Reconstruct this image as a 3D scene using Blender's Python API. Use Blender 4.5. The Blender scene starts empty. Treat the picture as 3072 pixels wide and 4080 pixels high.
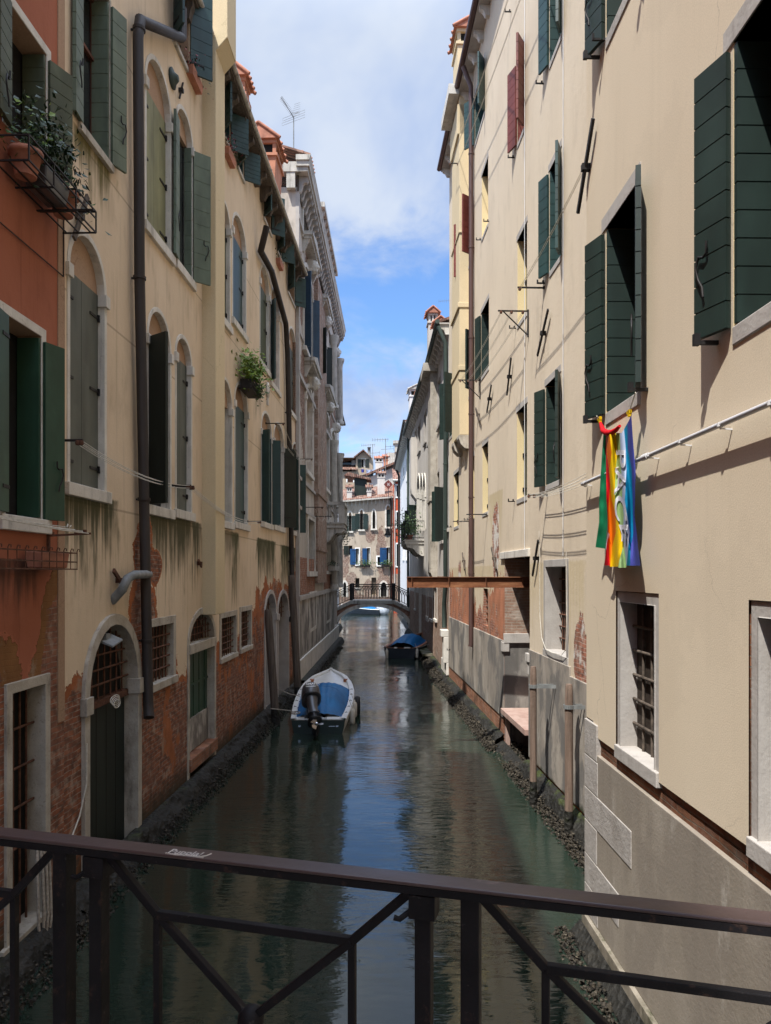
import bpy, bmesh, math, random
from mathutils import Vector, Matrix, noise
from mathutils.geometry import tessellate_polygon
RD = random.Random(11)
SC = bpy.context.scene
COL = SC.collection
rad = math.radians
# ---------------------------------------------------------------- camera, sky, sun
F, CX, HY, EZ = 2950.0, 1536.0, 2286.0, 4.0        # focal length / principal column / horizon row in photo pixels, eye height above water
cam = bpy.data.cameras.new('camera'); camo = bpy.data.objects.new('camera', cam); COL.objects.link(camo)
cam.sensor_fit = 'HORIZONTAL'; cam.sensor_width = 36.0; cam.lens = F/3072*36.0
cam.shift_y = (HY-2040)/3072; cam.clip_start = .05; cam.clip_end = 2000
camo.location = (0, 0, EZ); camo.rotation_euler = (rad(90), 0, 0)
SC.camera = camo
L = Vector((1.0, 1.5, -3.15)).normalized()
sun = bpy.data.lights.new('sun', 'SUN'); sun.energy = 4.3; sun.angle = rad(.53); sun.color = (1.0, .955, .88)
so = bpy.data.objects.new('sun', sun); COL.objects.link(so)
so.rotation_euler = L.to_track_quat('-Z', 'Y').to_euler()
W = bpy.data.worlds.new('World'); SC.world = W; W.use_nodes = True
def make_sky():
    nt = W.node_tree; nt.nodes.clear(); N = nt.nodes.new; K = nt.links.new
    out = N('ShaderNodeOutputWorld'); bg = N('ShaderNodeBackground'); bg.inputs[1].default_value = .1
    sky = N('ShaderNodeTexSky'); sky.sky_type = 'NISHITA'; sky.sun_disc = False
    sky.sun_elevation = math.asin(-L.z); sky.sun_rotation = math.atan2(-L.x, -L.y)
    sky.air_density = 1.0; sky.dust_density = .6; sky.ozone_density = 2.0
    tc = N('ShaderNodeTexCoord')
    sep = N('ShaderNodeSeparateXYZ'); K(tc.outputs['Generated'], sep.inputs[0])
    def math_(op, a, b=None, cl=False):
        n = N('ShaderNodeMath'); n.operation = op; n.use_clamp = cl
        for i, q in enumerate((a, b)):
            if q is None: continue
            if hasattr(q, 'links'): K(q, n.inputs[i])
            else: n.inputs[i].default_value = q
        return n.outputs[0]
    # clouds as a flat layer: direction projected on a plane overhead
    zz = math_('ADD', math_('MAXIMUM', sep.outputs[2], 0.0), .16)
    cx = math_('DIVIDE', sep.outputs[0], zz); cy = math_('DIVIDE', sep.outputs[1], zz)
    cmb = N('ShaderNodeCombineXYZ'); K(cx, cmb.inputs[0]); K(cy, cmb.inputs[1]); cmb.inputs[2].default_value = 3.7
    def noi(scale, det, dist, off):
        mp = N('ShaderNodeMapping'); K(cmb.outputs[0], mp.inputs[0]); mp.inputs['Location'].default_value = off
        mp.inputs['Scale'].default_value = (1.0, .75, 1)
        t = N('ShaderNodeTexNoise'); K(mp.outputs[0], t.inputs['Vector']); t.inputs['Scale'].default_value = scale
        t.inputs['Detail'].default_value = det; t.inputs['Roughness'].default_value = .58; t.inputs['Distortion'].default_value = dist
        return t.outputs['Fac']
    n1 = noi(1.35, 8, .25, (2.1, .4, 0)); n2 = noi(4.0, 6, .6, (7.3, 1.9, 2))
    nn = math_('ADD', math_('MULTIPLY', n1, .62), math_('MULTIPLY', n2, .38))
    # more cloud overhead and close to the horizon, clearer band between
    er = N('ShaderNodeValToRGB'); K(sep.outputs[2], er.inputs[0])
    e = er.color_ramp.elements
    e[0].position = 0; e[0].color = (.56,)*3+(1,); e[1].position = 1; e[1].color = (.62,)*3+(1,)
    for p, v in ((.10, .60), (.14, .57), (.17, .49), (.20, .50), (.24, .585), (.275, .50), (.33, .45), (.375, .49), (.43, .60), (.52, .70)):
        q = e.new(p); q.color = (v,)*3+(1,)
    m = math_('SUBTRACT', math_('ADD', nn, er.outputs[0]), 1.0)
    mask = math_('MULTIPLY', math_('ADD', m, .06), 5.6, True)
    sm = N('ShaderNodeMapRange'); sm.interpolation_type = 'SMOOTHSTEP'; K(mask, sm.inputs[0]); sm.inputs[4].default_value = .93
    n3 = noi(2.3, 5, .3, (11, 4, 1))
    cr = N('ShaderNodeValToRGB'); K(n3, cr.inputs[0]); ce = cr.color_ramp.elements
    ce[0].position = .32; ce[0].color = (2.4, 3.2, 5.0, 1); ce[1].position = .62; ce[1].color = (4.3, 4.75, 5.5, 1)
    bc = N('ShaderNodeMix'); bc.data_type = 'RGBA'; bc.blend_type = 'MULTIPLY'; bc.inputs[0].default_value = 1
    K(sky.outputs[0], bc.inputs[6]); bc.inputs[7].default_value = (.92, 1.17, 1.46, 1)
    # clouds overhead, out of view, are boosted to add fill light in the shade
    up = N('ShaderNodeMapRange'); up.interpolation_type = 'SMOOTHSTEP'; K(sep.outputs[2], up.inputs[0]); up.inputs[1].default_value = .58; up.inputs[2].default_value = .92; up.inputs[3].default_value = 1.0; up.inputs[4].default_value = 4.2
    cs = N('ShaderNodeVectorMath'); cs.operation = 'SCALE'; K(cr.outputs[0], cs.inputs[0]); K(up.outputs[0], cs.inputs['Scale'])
    mx = N('ShaderNodeMix'); mx.data_type = 'RGBA'
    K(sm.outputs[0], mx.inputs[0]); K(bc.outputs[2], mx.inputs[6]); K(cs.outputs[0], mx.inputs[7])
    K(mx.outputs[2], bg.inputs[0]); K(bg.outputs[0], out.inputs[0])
make_sky()
SC.view_settings.view_transform = 'Standard'; SC.view_settings.look = 'None'
SC.view_settings.exposure = 0.78; SC.view_settings.gamma = 1.0
SC.cycles.max_bounces = 8; SC.cycles.diffuse_bounces = 5; SC.cycles.glossy_bounces = 4

# ---------------------------------------------------------------- mesh builder
class MB:
    def __init__(s): s.v = []; s.f = []; s.m = []; s.s = []; s.mi = 0
    def add(s, vs, fs, sm=False):
        o = len(s.v); s.v += [tuple(v) for v in vs]
        for f in fs: s.f.append([i+o for i in f]); s.m.append(s.mi); s.s.append(sm)
        return s
    def hexa(s, p): return s.add(p, [(0,3,2,1),(4,5,6,7),(0,1,5,4),(1,2,6,5),(2,3,7,6),(3,0,4,7)])
    def box(s, x0, x1, y0, y1, z0, z1):
        return s.hexa([(x0,y0,z0),(x1,y0,z0),(x1,y1,z0),(x0,y1,z0),(x0,y0,z1),(x1,y0,z1),(x1,y1,z1),(x0,y1,z1)])
    def obox(s, o, a, b, c):
        o, a, b, c = map(Vector, (o, a, b, c)); return s.hexa([o, o+a, o+a+b, o+b, o+c, o+a+c, o+a+b+c, o+b+c])
    def bar(s, p, q, w, h=None, up=(0,0,1)):
        p, q = Vector(p), Vector(q); h = h or w; d = (q-p)
        a = d.cross(Vector(up)); a = a.normalized() if a.length > 1e-6 else Vector((1,0,0))
        b = a.cross(d).normalized()
        return s.obox(p-a*w/2-b*h/2, d, a*w, b*h)
    def tube(s, pts, r, n=8, cap=True):
        pts = [Vector(p) for p in pts]; k = len(pts); rs = r if isinstance(r, (list, tuple)) else [r]*k
        vs = []; u = None
        for i, p in enumerate(pts):
            d = (pts[min(i+1,k-1)]-pts[max(i-1,0)]).normalized()
            if u is None:
                u = d.orthogonal().normalized()
            else:
                u = (u-d*u.dot(d)); u = u.normalized() if u.length > 1e-6 else d.orthogonal().normalized()
            w = d.cross(u)
            for j in range(n):
                a = 2*math.pi*j/n; vs.append(p+(u*math.cos(a)+w*math.sin(a))*rs[i])
        fs = [(i*n+j, i*n+(j+1)%n, (i+1)*n+(j+1)%n, (i+1)*n+j) for i in range(k-1) for j in range(n)]
        s.add(vs, fs, n > 5)
        if cap: s.add(vs[:n], [tuple(range(n))[::-1]]); s.add(vs[-n:], [tuple(range(n))])
        return s
    def lathe(s, prof, c, n=16, sq=False):
        c = Vector(c); vs = []
        for r, z in prof:
            for j in range(n):
                a = 2*math.pi*(j+.5)/n; vs.append(c+Vector((r*math.cos(a), r*math.sin(a), z)))
        k = len(prof)
        s.add(vs, [(i*n+j, i*n+(j+1)%n, (i+1)*n+(j+1)%n, (i+1)*n+j) for i in range(k-1) for j in range(n)], n > 6)
        s.add(vs[:n], [tuple(range(n))[::-1]]); s.add(vs[-n:], [tuple(range(n))])
        return s
    def prism(s, poly, y0, y1):                       # (x,z) polygon extruded along y
        n = len(poly)
        vs = [(x, y0, z) for x, z in poly]+[(x, y1, z) for x, z in poly]
        return s.add(vs, [tuple(range(n)), tuple(range(2*n-1, n-1, -1))]+[(i, (i+1)%n, n+(i+1)%n, n+i) for i in range(n)])
    def prismx(s, poly, x0, x1):                      # (y,z) polygon extruded along x
        n = len(poly)
        vs = [(x0, y, z) for y, z in poly]+[(x1, y, z) for y, z in poly]
        return s.add(vs, [tuple(range(n)), tuple(range(2*n-1, n-1, -1))]+[(i, (i+1)%n, n+(i+1)%n, n+i) for i in range(n)])
    def ringstrip(s, outer, inner, y0, y1, yi=None):  # open band between two (x,z) paths, front at y0
        n = len(outer); yi = y1 if yi is None else yi
        vs = [(x,y0,z) for x,z in outer]+[(x,y0,z) for x,z in inner]+[(x,y1,z) for x,z in outer]+[(x,yi,z) for x,z in inner]
        fs = []
        for i in range(n-1):
            fs += [(i,i+1,n+i+1,n+i), (i,2*n+i,2*n+i+1,i+1), (n+i,n+i+1,3*n+i+1,3*n+i)]
        fs += [(0,n,3*n,2*n), (n-1,3*n-1,4*n-1,2*n-1)]
        return s.add(vs, fs)
    def grid(s, fn, nu, nv, sm=True):
        vs = [fn(i/nu, j/nv) for j in range(nv+1) for i in range(nu+1)]
        return s.add(vs, [(j*(nu+1)+i, j*(nu+1)+i+1, (j+1)*(nu+1)+i+1, (j+1)*(nu+1)+i) for j in range(nv) for i in range(nu)], sm)
    def build(s, name, mats, parent=None, bev=0, rec=True):
        me = bpy.data.meshes.new(name); me.from_pydata(s.v, [], s.f)
        for m in (mats if isinstance(mats, (list, tuple)) else [mats]): me.materials.append(m)
        me.polygons.foreach_set('material_index', s.m); me.polygons.foreach_set('use_smooth', s.s)
        if rec:
            b = bmesh.new(); b.from_mesh(me); bmesh.ops.recalc_face_normals(b, faces=b.faces); b.to_mesh(me); b.free()
        me.update()
        o = bpy.data.objects.new(name, me); COL.objects.link(o)
        if parent is not None: o.parent = parent
        if bev:
            md = o.modifiers.new('bevel', 'BEVEL'); md.width = bev; md.segments = 2; md.limit_method = 'ANGLE'; md.angle_limit = rad(40)
        return o
def tag(o, label, cat, group=None, kind=None):
    o['label'] = label; o['category'] = cat
    if group: o['group'] = group
    if kind: o['kind'] = kind
    return o
def empty(name, loc=(0,0,0), rz=0):
    o = bpy.data.objects.new(name, None); COL.objects.link(o); o.location = loc; o.rotation_euler = (0,0,rz)
    o.empty_display_size = .2; return o
def thing(name, label, cat, loc=(0,0,0), rz=0, group=None): return tag(empty(name, loc, rz), label, cat, group)
def copy_tree(o, parent=None):
    c = o.copy(); COL.objects.link(c); c.parent = parent
    for ch in list(o.children): copy_tree(ch, c)
    return c
def PX(px, py, Y): return Vector(((px-CX)/F*Y, Y, EZ+(HY-py)/F*Y))
def text_mesh(txt, size, bold=0.0):
    cu = bpy.data.curves.new('lettering', 'FONT'); cu.body = txt; cu.size = size; cu.offset = bold
    o = bpy.data.objects.new('lettering', cu); COL.objects.link(o)
    bpy.context.view_layer.update()
    me = bpy.data.meshes.new_from_object(o.evaluated_get(bpy.context.evaluated_depsgraph_get()))
    vs = [v.co.copy() for v in me.vertices]; fs = [list(p.vertices) for p in me.polygons]
    bpy.data.objects.remove(o); bpy.data.curves.remove(cu); bpy.data.meshes.remove(me)
    return vs, fs
# ---------------------------------------------------------------- materials (all procedural, object coordinates)
class G:
    def __init__(s, name):
        s.m = bpy.data.materials.new(name); s.m.use_nodes = True; s.nt = s.m.node_tree
        s.b = s.nt.nodes['Principled BSDF']; s.c = s.N('ShaderNodeTexCoord').outputs['Object']
    def N(s, t): return s.nt.nodes.new(t)
    def K(s, a, sock):
        if hasattr(a, 'is_linked'): s.nt.links.new(a, sock)
        else: sock.default_value = (tuple(a)+(1,) if isinstance(a, (tuple, list)) and len(a) == 3 and sock.type == 'RGBA' else a)
    def mp(s, sc=(1,1,1), loc=(0,0,0), rot=(0,0,0), v=None):
        n = s.N('ShaderNodeMapping'); s.K(v or s.c, n.inputs[0]); n.inputs['Location'].default_value = loc
        n.inputs['Rotation'].default_value = rot; n.inputs['Scale'].default_value = sc; return n.outputs[0]
    def noise(s, scale=1, sc=(1,1,1), det=5, rough=.55, dist=0, loc=(0,0,0), v=None):
        n = s.N('ShaderNodeTexNoise'); s.K(s.mp(sc, loc, v=v), n.inputs['Vector']); n.inputs['Scale'].default_value = scale
        n.inputs['Detail'].default_value = det; n.inputs['Roughness'].default_value = rough; n.inputs['Distortion'].default_value = dist
        return n.outputs['Fac']
    def vor(s, scale, sc=(1,1,1), feat='F1', out='Distance'):
        n = s.N('ShaderNodeTexVoronoi'); n.feature = feat; s.K(s.mp(sc), n.inputs['Vector']); n.inputs['Scale'].default_value = scale
        return n.outputs[out]
    def ramp(s, f, stops, interp='LINEAR'):
        n = s.N('ShaderNodeValToRGB'); s.K(f, n.inputs[0]); r = n.color_ramp; r.interpolation = interp
        e = r.elements
        while len(e) < len(stops): e.new(.5)
        for q, (p, c) in zip(e, stops):
            q.position = p; q.color = ((c,)*3 if not isinstance(c, (tuple, list)) else tuple(c))+(1,)
        return n.outputs[0]
    def sm(s, f, a, b):                                 # clamped smooth 0..1 between a and b
        n = s.N('ShaderNodeMapRange'); n.interpolation_type = 'SMOOTHSTEP'; s.K(f, n.inputs[0])
        n.inputs[1].default_value = a; n.inputs[2].default_value = b; return n.outputs[0]
    def mix(s, f, a, b, bl='MIX'):
        n = s.N('ShaderNodeMix'); n.data_type = 'RGBA'; n.blend_type = bl
        s.K(f, n.inputs[0]); s.K(a, n.inputs[6]); s.K(b, n.inputs[7]); return n.outputs[2]
    def M(s, op, a, b=0.0, c=False):
        n = s.N('ShaderNodeMath'); n.operation = op; n.use_clamp = c; s.K(a, n.inputs[0]); s.K(b, n.inputs[1]); return n.outputs[0]
    def xyz(s):
        n = s.N('ShaderNodeSeparateXYZ'); s.K(s.c, n.inputs[0]); return n.outputs
    def brick(s, c1, c2, mo, sx=4.0, jit=.35):
        n = s.N('ShaderNodeTexBrick')
        cb = s.N('ShaderNodeCombineXYZ'); q = s.xyz(); w = s.noise(2.2, det=2)
        s.K(s.M('ADD', q[0], q[1]), cb.inputs[0]); s.K(s.M('ADD', q[2], s.M('MULTIPLY', w, .06)), cb.inputs[1])
        s.K(cb.outputs[0], n.inputs['Vector']); s.K(c1, n.inputs['Color1']); s.K(c2, n.inputs['Color2']); s.K(mo, n.inputs['Mortar'])
        n.inputs['Scale'].default_value = sx; n.inputs['Mortar Size'].default_value = .022; n.inputs['Mortar Smooth'].default_value = .3
        n.inputs['Brick Width'].default_value = .95; n.inputs['Row Height'].default_value = .27; n.inputs['Bias'].default_value = 0
        return n.outputs['Color'], n.outputs['Fac']
    def out(s, col, rough=.85, bump=None, bs=.3, bd=.01, metal=0, spec=.3):
        b = s.b; s.K(col, b.inputs['Base Color']); s.K(rough, b.inputs['Roughness']); s.K(metal, b.inputs['Metallic'])
        b.inputs['Specular IOR Level'].default_value = spec
        if bump is not None:
            n = s.N('ShaderNodeBump'); s.K(bump, n.inputs['Height']); n.inputs['Strength'].default_value = bs; n.inputs['Distance'].default_value = bd
            s.nt.links.new(n.outputs[0], b.inputs['Normal'])
        return s.m
def simple(name, col, rough=.6, var=.25, sc=6, streak=None, bs=.2, metal=0, spec=.3, bd=.004):
    g = G(name); d = tuple(c*(1-var) for c in col); l = tuple(min(1, c*(1+var)) for c in col)
    n = g.noise(sc, sc=streak or (1,1,1)); c = g.ramp(n, [(.3, d), (.7, l)])
    return g.out(c, rough, g.noise(sc*6), bs, bd, metal, spec)

def decay_plaster(name, ca, cb, s0, s1, hts, layer=.3, patches=(), stains=(), brick_c=((.34,.13,.07),(.23,.085,.05),(.36,.30,.24)), coat=(.44,.155,.065), top=20., damp=.45, lines=(), orange_amt=.55, grime=(.16,.13,.10), gamt=.5, pale=None, rsc=(1,1,1), ramp_=1.5):
    """plaster over brick: below a ragged line h(s) the plaster has fallen off to a red under-coat and bare brick"""
    g = G(name); x, y, z = g.xyz()
    big = g.noise(.55, sc=(1,1,.6), det=6); mid = g.noise(2.6, sc=(1,1,.45), det=6); fine = g.noise(60, det=3); med = g.noise(11, det=5)
    pl = g.ramp(big, [(.28, ca), (.72, cb)])
    pl = g.mix(g.M('MULTIPLY', g.sm(mid, .5, .75), gamt), pl, tuple(c*.62 for c in ca))
    st = g.noise(1.0, sc=(7,7,.33), det=6, rough=.65)
    pl = g.mix(g.M('MULTIPLY', g.sm(st, .52, .78), gamt), pl, grime)
    for zl in lines:                                      # thin incised string lines in the plaster
        pl = g.mix(g.M('MULTIPLY', g.sm(g.M('ABSOLUTE', g.M('SUBTRACT', z, zl)), .022, .008), .55), pl, tuple(c*.45 for c in ca))
    rs = g.noise(1.0, sc=(9,9,.55), det=7, rough=.68, dist=.3)
    for (a, b, zt, ln, col, k) in stains:                 # run-off stains hanging under sills
        xw = g.M('ADD', x, g.M('MULTIPLY', g.M('SUBTRACT', mid, .5), 1.6)); inx = g.M('MULTIPLY', g.sm(xw, a-.25, a+.2), g.sm(xw, b+.25, b-.2))
        fd = g.M('DIVIDE', g.M('SUBTRACT', zt, z), ln)
        fall = g.M('MULTIPLY', g.sm(fd, -.03, .02), g.M('SUBTRACT', 1.0, fd, True))
        pl = g.mix(g.M('MULTIPLY', g.M('MULTIPLY', inx, g.sm(g.M('ADD', g.M('MULTIPLY', fall, .36), g.M('ADD', g.M('MULTIPLY', rs, .7), g.M('MULTIPLY', mid, .3))), .57, .83)), k), pl, col)
    rg = g.noise(1.15, sc=rsc, det=10, rough=.68, loc=(3,0,1), dist=.15); n = len(hts)
    hr = g.M('MULTIPLY', g.ramp(g.M('DIVIDE', g.M('SUBTRACT', x, s0), s1-s0, True), [((s-s0)/(s1-s0), h/10.) for s, h in hts]), 10.0)
    e = g.M('ADD', g.M('SUBTRACT', hr, z), g.M('MULTIPLY', g.M('SUBTRACT', rg, .5), ramp_)); eL = e
    for (ps, pz, rs_, rz_) in patches:
        q = g.M('ADD', g.M('POWER', g.M('DIVIDE', g.M('SUBTRACT', x, ps), rs_), 2.0), g.M('POWER', g.M('DIVIDE', g.M('SUBTRACT', z, pz), rz_), 2.0))
        e = g.M('MAXIMUM', e, g.M('ADD', g.M('SUBTRACT', 1.0, q), g.M('MULTIPLY', g.M('SUBTRACT', rg, .5), 3.6)))
    br, bf = g.brick(*brick_c)
    br = g.mix(g.M('MULTIPLY', g.sm(g.noise(6, sc=(1,1,2.2), det=5, loc=(6,6,1)), .40, .64), .75), br, (.075, .05, .04))
    br = g.mix(g.M('MULTIPLY', g.sm(g.noise(1.1, det=5, loc=(2,8,8)), .45, .62), .45), br, (.20, .105, .075))
    br = g.mix(g.M('MULTIPLY', g.sm(g.noise(5, det=6, loc=(9,2,2)), .52, .66), .5), br, (.42, .34, .27))
    oc = g.ramp(g.noise(3.0, sc=(1,1,.6), det=7, loc=(1,5,2)), [(.3, tuple(c*.55 for c in coat)), (.7, coat)])
    patchn = g.sm(g.noise(.9, sc=(1,1,.7), det=7, rough=.6, loc=(4,4,4)), .60-orange_amt*.22, .64-orange_amt*.22)
    m2 = g.M('MAXIMUM', g.sm(e, layer+.03, layer), g.M('MULTIPLY', patchn, .96))
    oc = g.mix(g.M('MULTIPLY', g.sm(g.noise(2.3, sc=(1,1,.7), det=8, rough=.66, loc=(8,1,4)), .55, .63), .75), oc, g.mix(g.noise(6, det=6), (.17,.12,.085), (.40,.32,.24)))
    low = g.mix(m2, br, oc)
    if pale: low = g.mix(g.sm(eL, -.08, .05), g.mix(g.sm(g.noise(3.4, det=7, loc=(1,9,2)), .46, .60), br, pale), low)
    wet = g.sm(g.M('ADD', z, g.M('MULTIPLY', g.noise(3), .5)), damp+.55, damp)
    m1 = g.sm(e, -.012, .012)
    edge = g.M('MULTIPLY', g.sm(e, -.07, -.005), g.M('SUBTRACT', 1.0, m1))
    pl = g.mix(g.M('MULTIPLY', edge, .55), pl, tuple(min(1, c*1.2) for c in cb))
    col = g.mix(m1, pl, low)
    col = g.mix(g.M('MULTIPLY', wet, .9), col, (.035, .034, .022))
    hgt = g.M('ADD', g.M('MULTIPLY', g.M('SUBTRACT', 1.0, m1), 3.2), g.M('ADD', g.M('MULTIPLY', fine, .28), g.M('MULTIPLY', med, .5)))
    hgt = g.M('SUBTRACT', hgt, g.M('MULTIPLY', g.M('MULTIPLY', bf, m1), g.M('SUBTRACT', 1.2, m2)))
    return g.out(col, .92, hgt, .75, .012, spec=.15)

def plaster(name, ca, cb, fine_s=70, bs=.35, streak=.25, dirt=(.30,.25,.18), low=None):
    g = G(name); big = g.noise(.5, sc=(1,1,.5), det=6); st = g.noise(1.0, sc=(6,6,.3), det=6, rough=.62); fine = g.noise(fine_s, det=2)
    c = g.ramp(big, [(.3, ca), (.7, cb)])
    c = g.mix(g.M('MULTIPLY', g.sm(st, .5, .8), streak), c, dirt)
    pt = g.noise(.38, sc=(1,1,.8), det=9, rough=.62, loc=(4,1,6)); c = g.mix(g.M('MULTIPLY', g.sm(pt, .535, .555), .13), c, tuple(q*.72 for q in ca)); c = g.mix(g.M('MULTIPLY', g.sm(pt, .43, .41), .12), c, tuple(min(1, q*1.18) for q in cb))
    ck = g.N('ShaderNodeTexVoronoi'); ck.feature = 'DISTANCE_TO_EDGE'; ck.inputs['Scale'].default_value = .42; wv = g.N('ShaderNodeVectorMath'); wv.operation = 'ADD'; g.K(g.c, wv.inputs[0]); nz = g.N('ShaderNodeTexNoise'); g.K(g.mp(), nz.inputs['Vector']); nz.inputs['Scale'].default_value = 1.3; nz.inputs['Detail'].default_value = 7; g.K(nz.outputs['Color'], wv.inputs[1]); g.K(wv.outputs[0], ck.inputs['Vector'])
    c = g.mix(g.M('MULTIPLY', g.M('MULTIPLY', g.sm(ck.outputs[0], .0035, .001), g.sm(g.noise(.6, det=3, loc=(8,8,8)), .5, .6)), .45), c, tuple(q*.5 for q in ca))
    c = g.mix(.22, c, g.ramp(fine, [(.3, tuple(q*.6 for q in ca)), (.7, tuple(min(1, q*1.25) for q in cb))]))
    if low:                                               # yellowish damp near the ground
        x, y, z = g.xyz(); c = g.mix(g.M('MULTIPLY', g.sm(g.M('ADD', z, g.M('MULTIPLY', g.noise(.8, det=6), 2.4)), low[0]+1.2, low[0]-.6), .6), c, low[1])
    return g.out(c, .93, g.M('ADD', fine, g.M('MULTIPLY', g.noise(16, det=6), .35)), bs, .004, spec=.12)

def stone(name, ca, cb, dirt=(.09,.085,.075), amt=.5, sc=3.0, streak=(5,5,.5), bs=.4):
    g = G(name); c = g.ramp(g.noise(sc, det=7), [(.3, ca), (.7, cb)])
    c = g.mix(g.M('MULTIPLY', g.sm(g.noise(1.2, sc=streak, det=7, rough=.68), .50, .72), amt), c, dirt)
    c = g.mix(g.M('MULTIPLY', g.sm(g.noise(38, det=3), .6, .72), amt*.5), c, dirt)
    return g.out(c, .85, g.M('ADD', g.noise(30, det=4), g.noise(6, det=5)), bs, .008, spec=.2)

def cement(name, cols, dirt, low_dark=None, bs=.35):
    """rendered plinth: big blotches, run-off streaks, salt bloom"""
    g = G(name); a = g.noise(.9, sc=(1,1,.55), det=10, rough=.66, dist=.3); b = g.noise(1.15, sc=(1,1,.6), det=8, rough=.6, loc=(5,1,2)); st = g.noise(1.0, sc=(4.5,4.5,.22), det=8, rough=.7, dist=.2, loc=(1,2,7))
    c = g.ramp(a, [(.32, cols[0]), (.5, cols[1]), (.66, cols[2])])
    c = g.mix(g.M('MULTIPLY', g.sm(b, .47, .56), .8), c, dirt)
    c = g.mix(g.M('MULTIPLY', g.sm(st, .52, .74), .32), c, tuple(q*.62 for q in dirt)); c = g.mix(g.M('MULTIPLY', g.sm(g.noise(1.0, sc=(3.5,3.5,.3), det=7, loc=(9,2,1)), .55, .75), .4), c, cols[2])
    c = g.mix(g.M('MULTIPLY', g.sm(g.noise(1.6, sc=(1.3,1.3,.6), det=9, rough=.65, loc=(2,7,3)), .57, .68), .5), c, (.50, .47, .42))
    if low_dark:
        x, y, z = g.xyz(); c = g.mix(g.sm(g.M('ADD', z, g.M('MULTIPLY', g.noise(2.5, det=6), .5)), low_dark+.32, low_dark+.2), c, (.045, .05, .028))
    return g.out(c, .9, g.M('ADD', g.noise(45, det=3), g.noise(7, det=5)), bs, .008, spec=.15)

def brickwork(name, c1=(.34,.16,.10), c2=(.25,.10,.065), mo=(.36,.31,.25), dirt=(.13,.11,.09), amt=.5, white=.3):
    g = G(name); br, bf = g.brick(c1, c2, mo)
    br = g.mix(g.M('MULTIPLY', g.sm(g.noise(1.8, sc=(1,1,.6), det=7), .48, .68), amt), br, dirt)
    br = g.mix(g.M('MULTIPLY', g.sm(g.noise(4, det=7, loc=(3,3,3)), .5, .66), white), br, (.50, .45, .39))
    return g.out(br, .92, g.M('SUBTRACT', g.M('MULTIPLY', g.noise(14, det=5), .9), bf), .8, .012, spec=.12)

def shutter_mat(name, col, weather=.3, rough=.5):
    g = G(name); n = g.noise(2.0, sc=(2,2,.6), det=6); c = g.ramp(n, [(.3, tuple(q*.72 for q in col)), (.72, tuple(min(1, q*1.3) for q in col))])
    c = g.mix(g.M('MULTIPLY', g.sm(g.noise(3.2, sc=(1,1,.7), det=7, loc=(2,2,5)), .55, .75), weather), c, tuple(min(1, q*1.9+.02) for q in col))
    return g.out(c, rough, g.noise(30, sc=(.2,.2,1), det=4), .15, .004, spec=.4)

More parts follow.
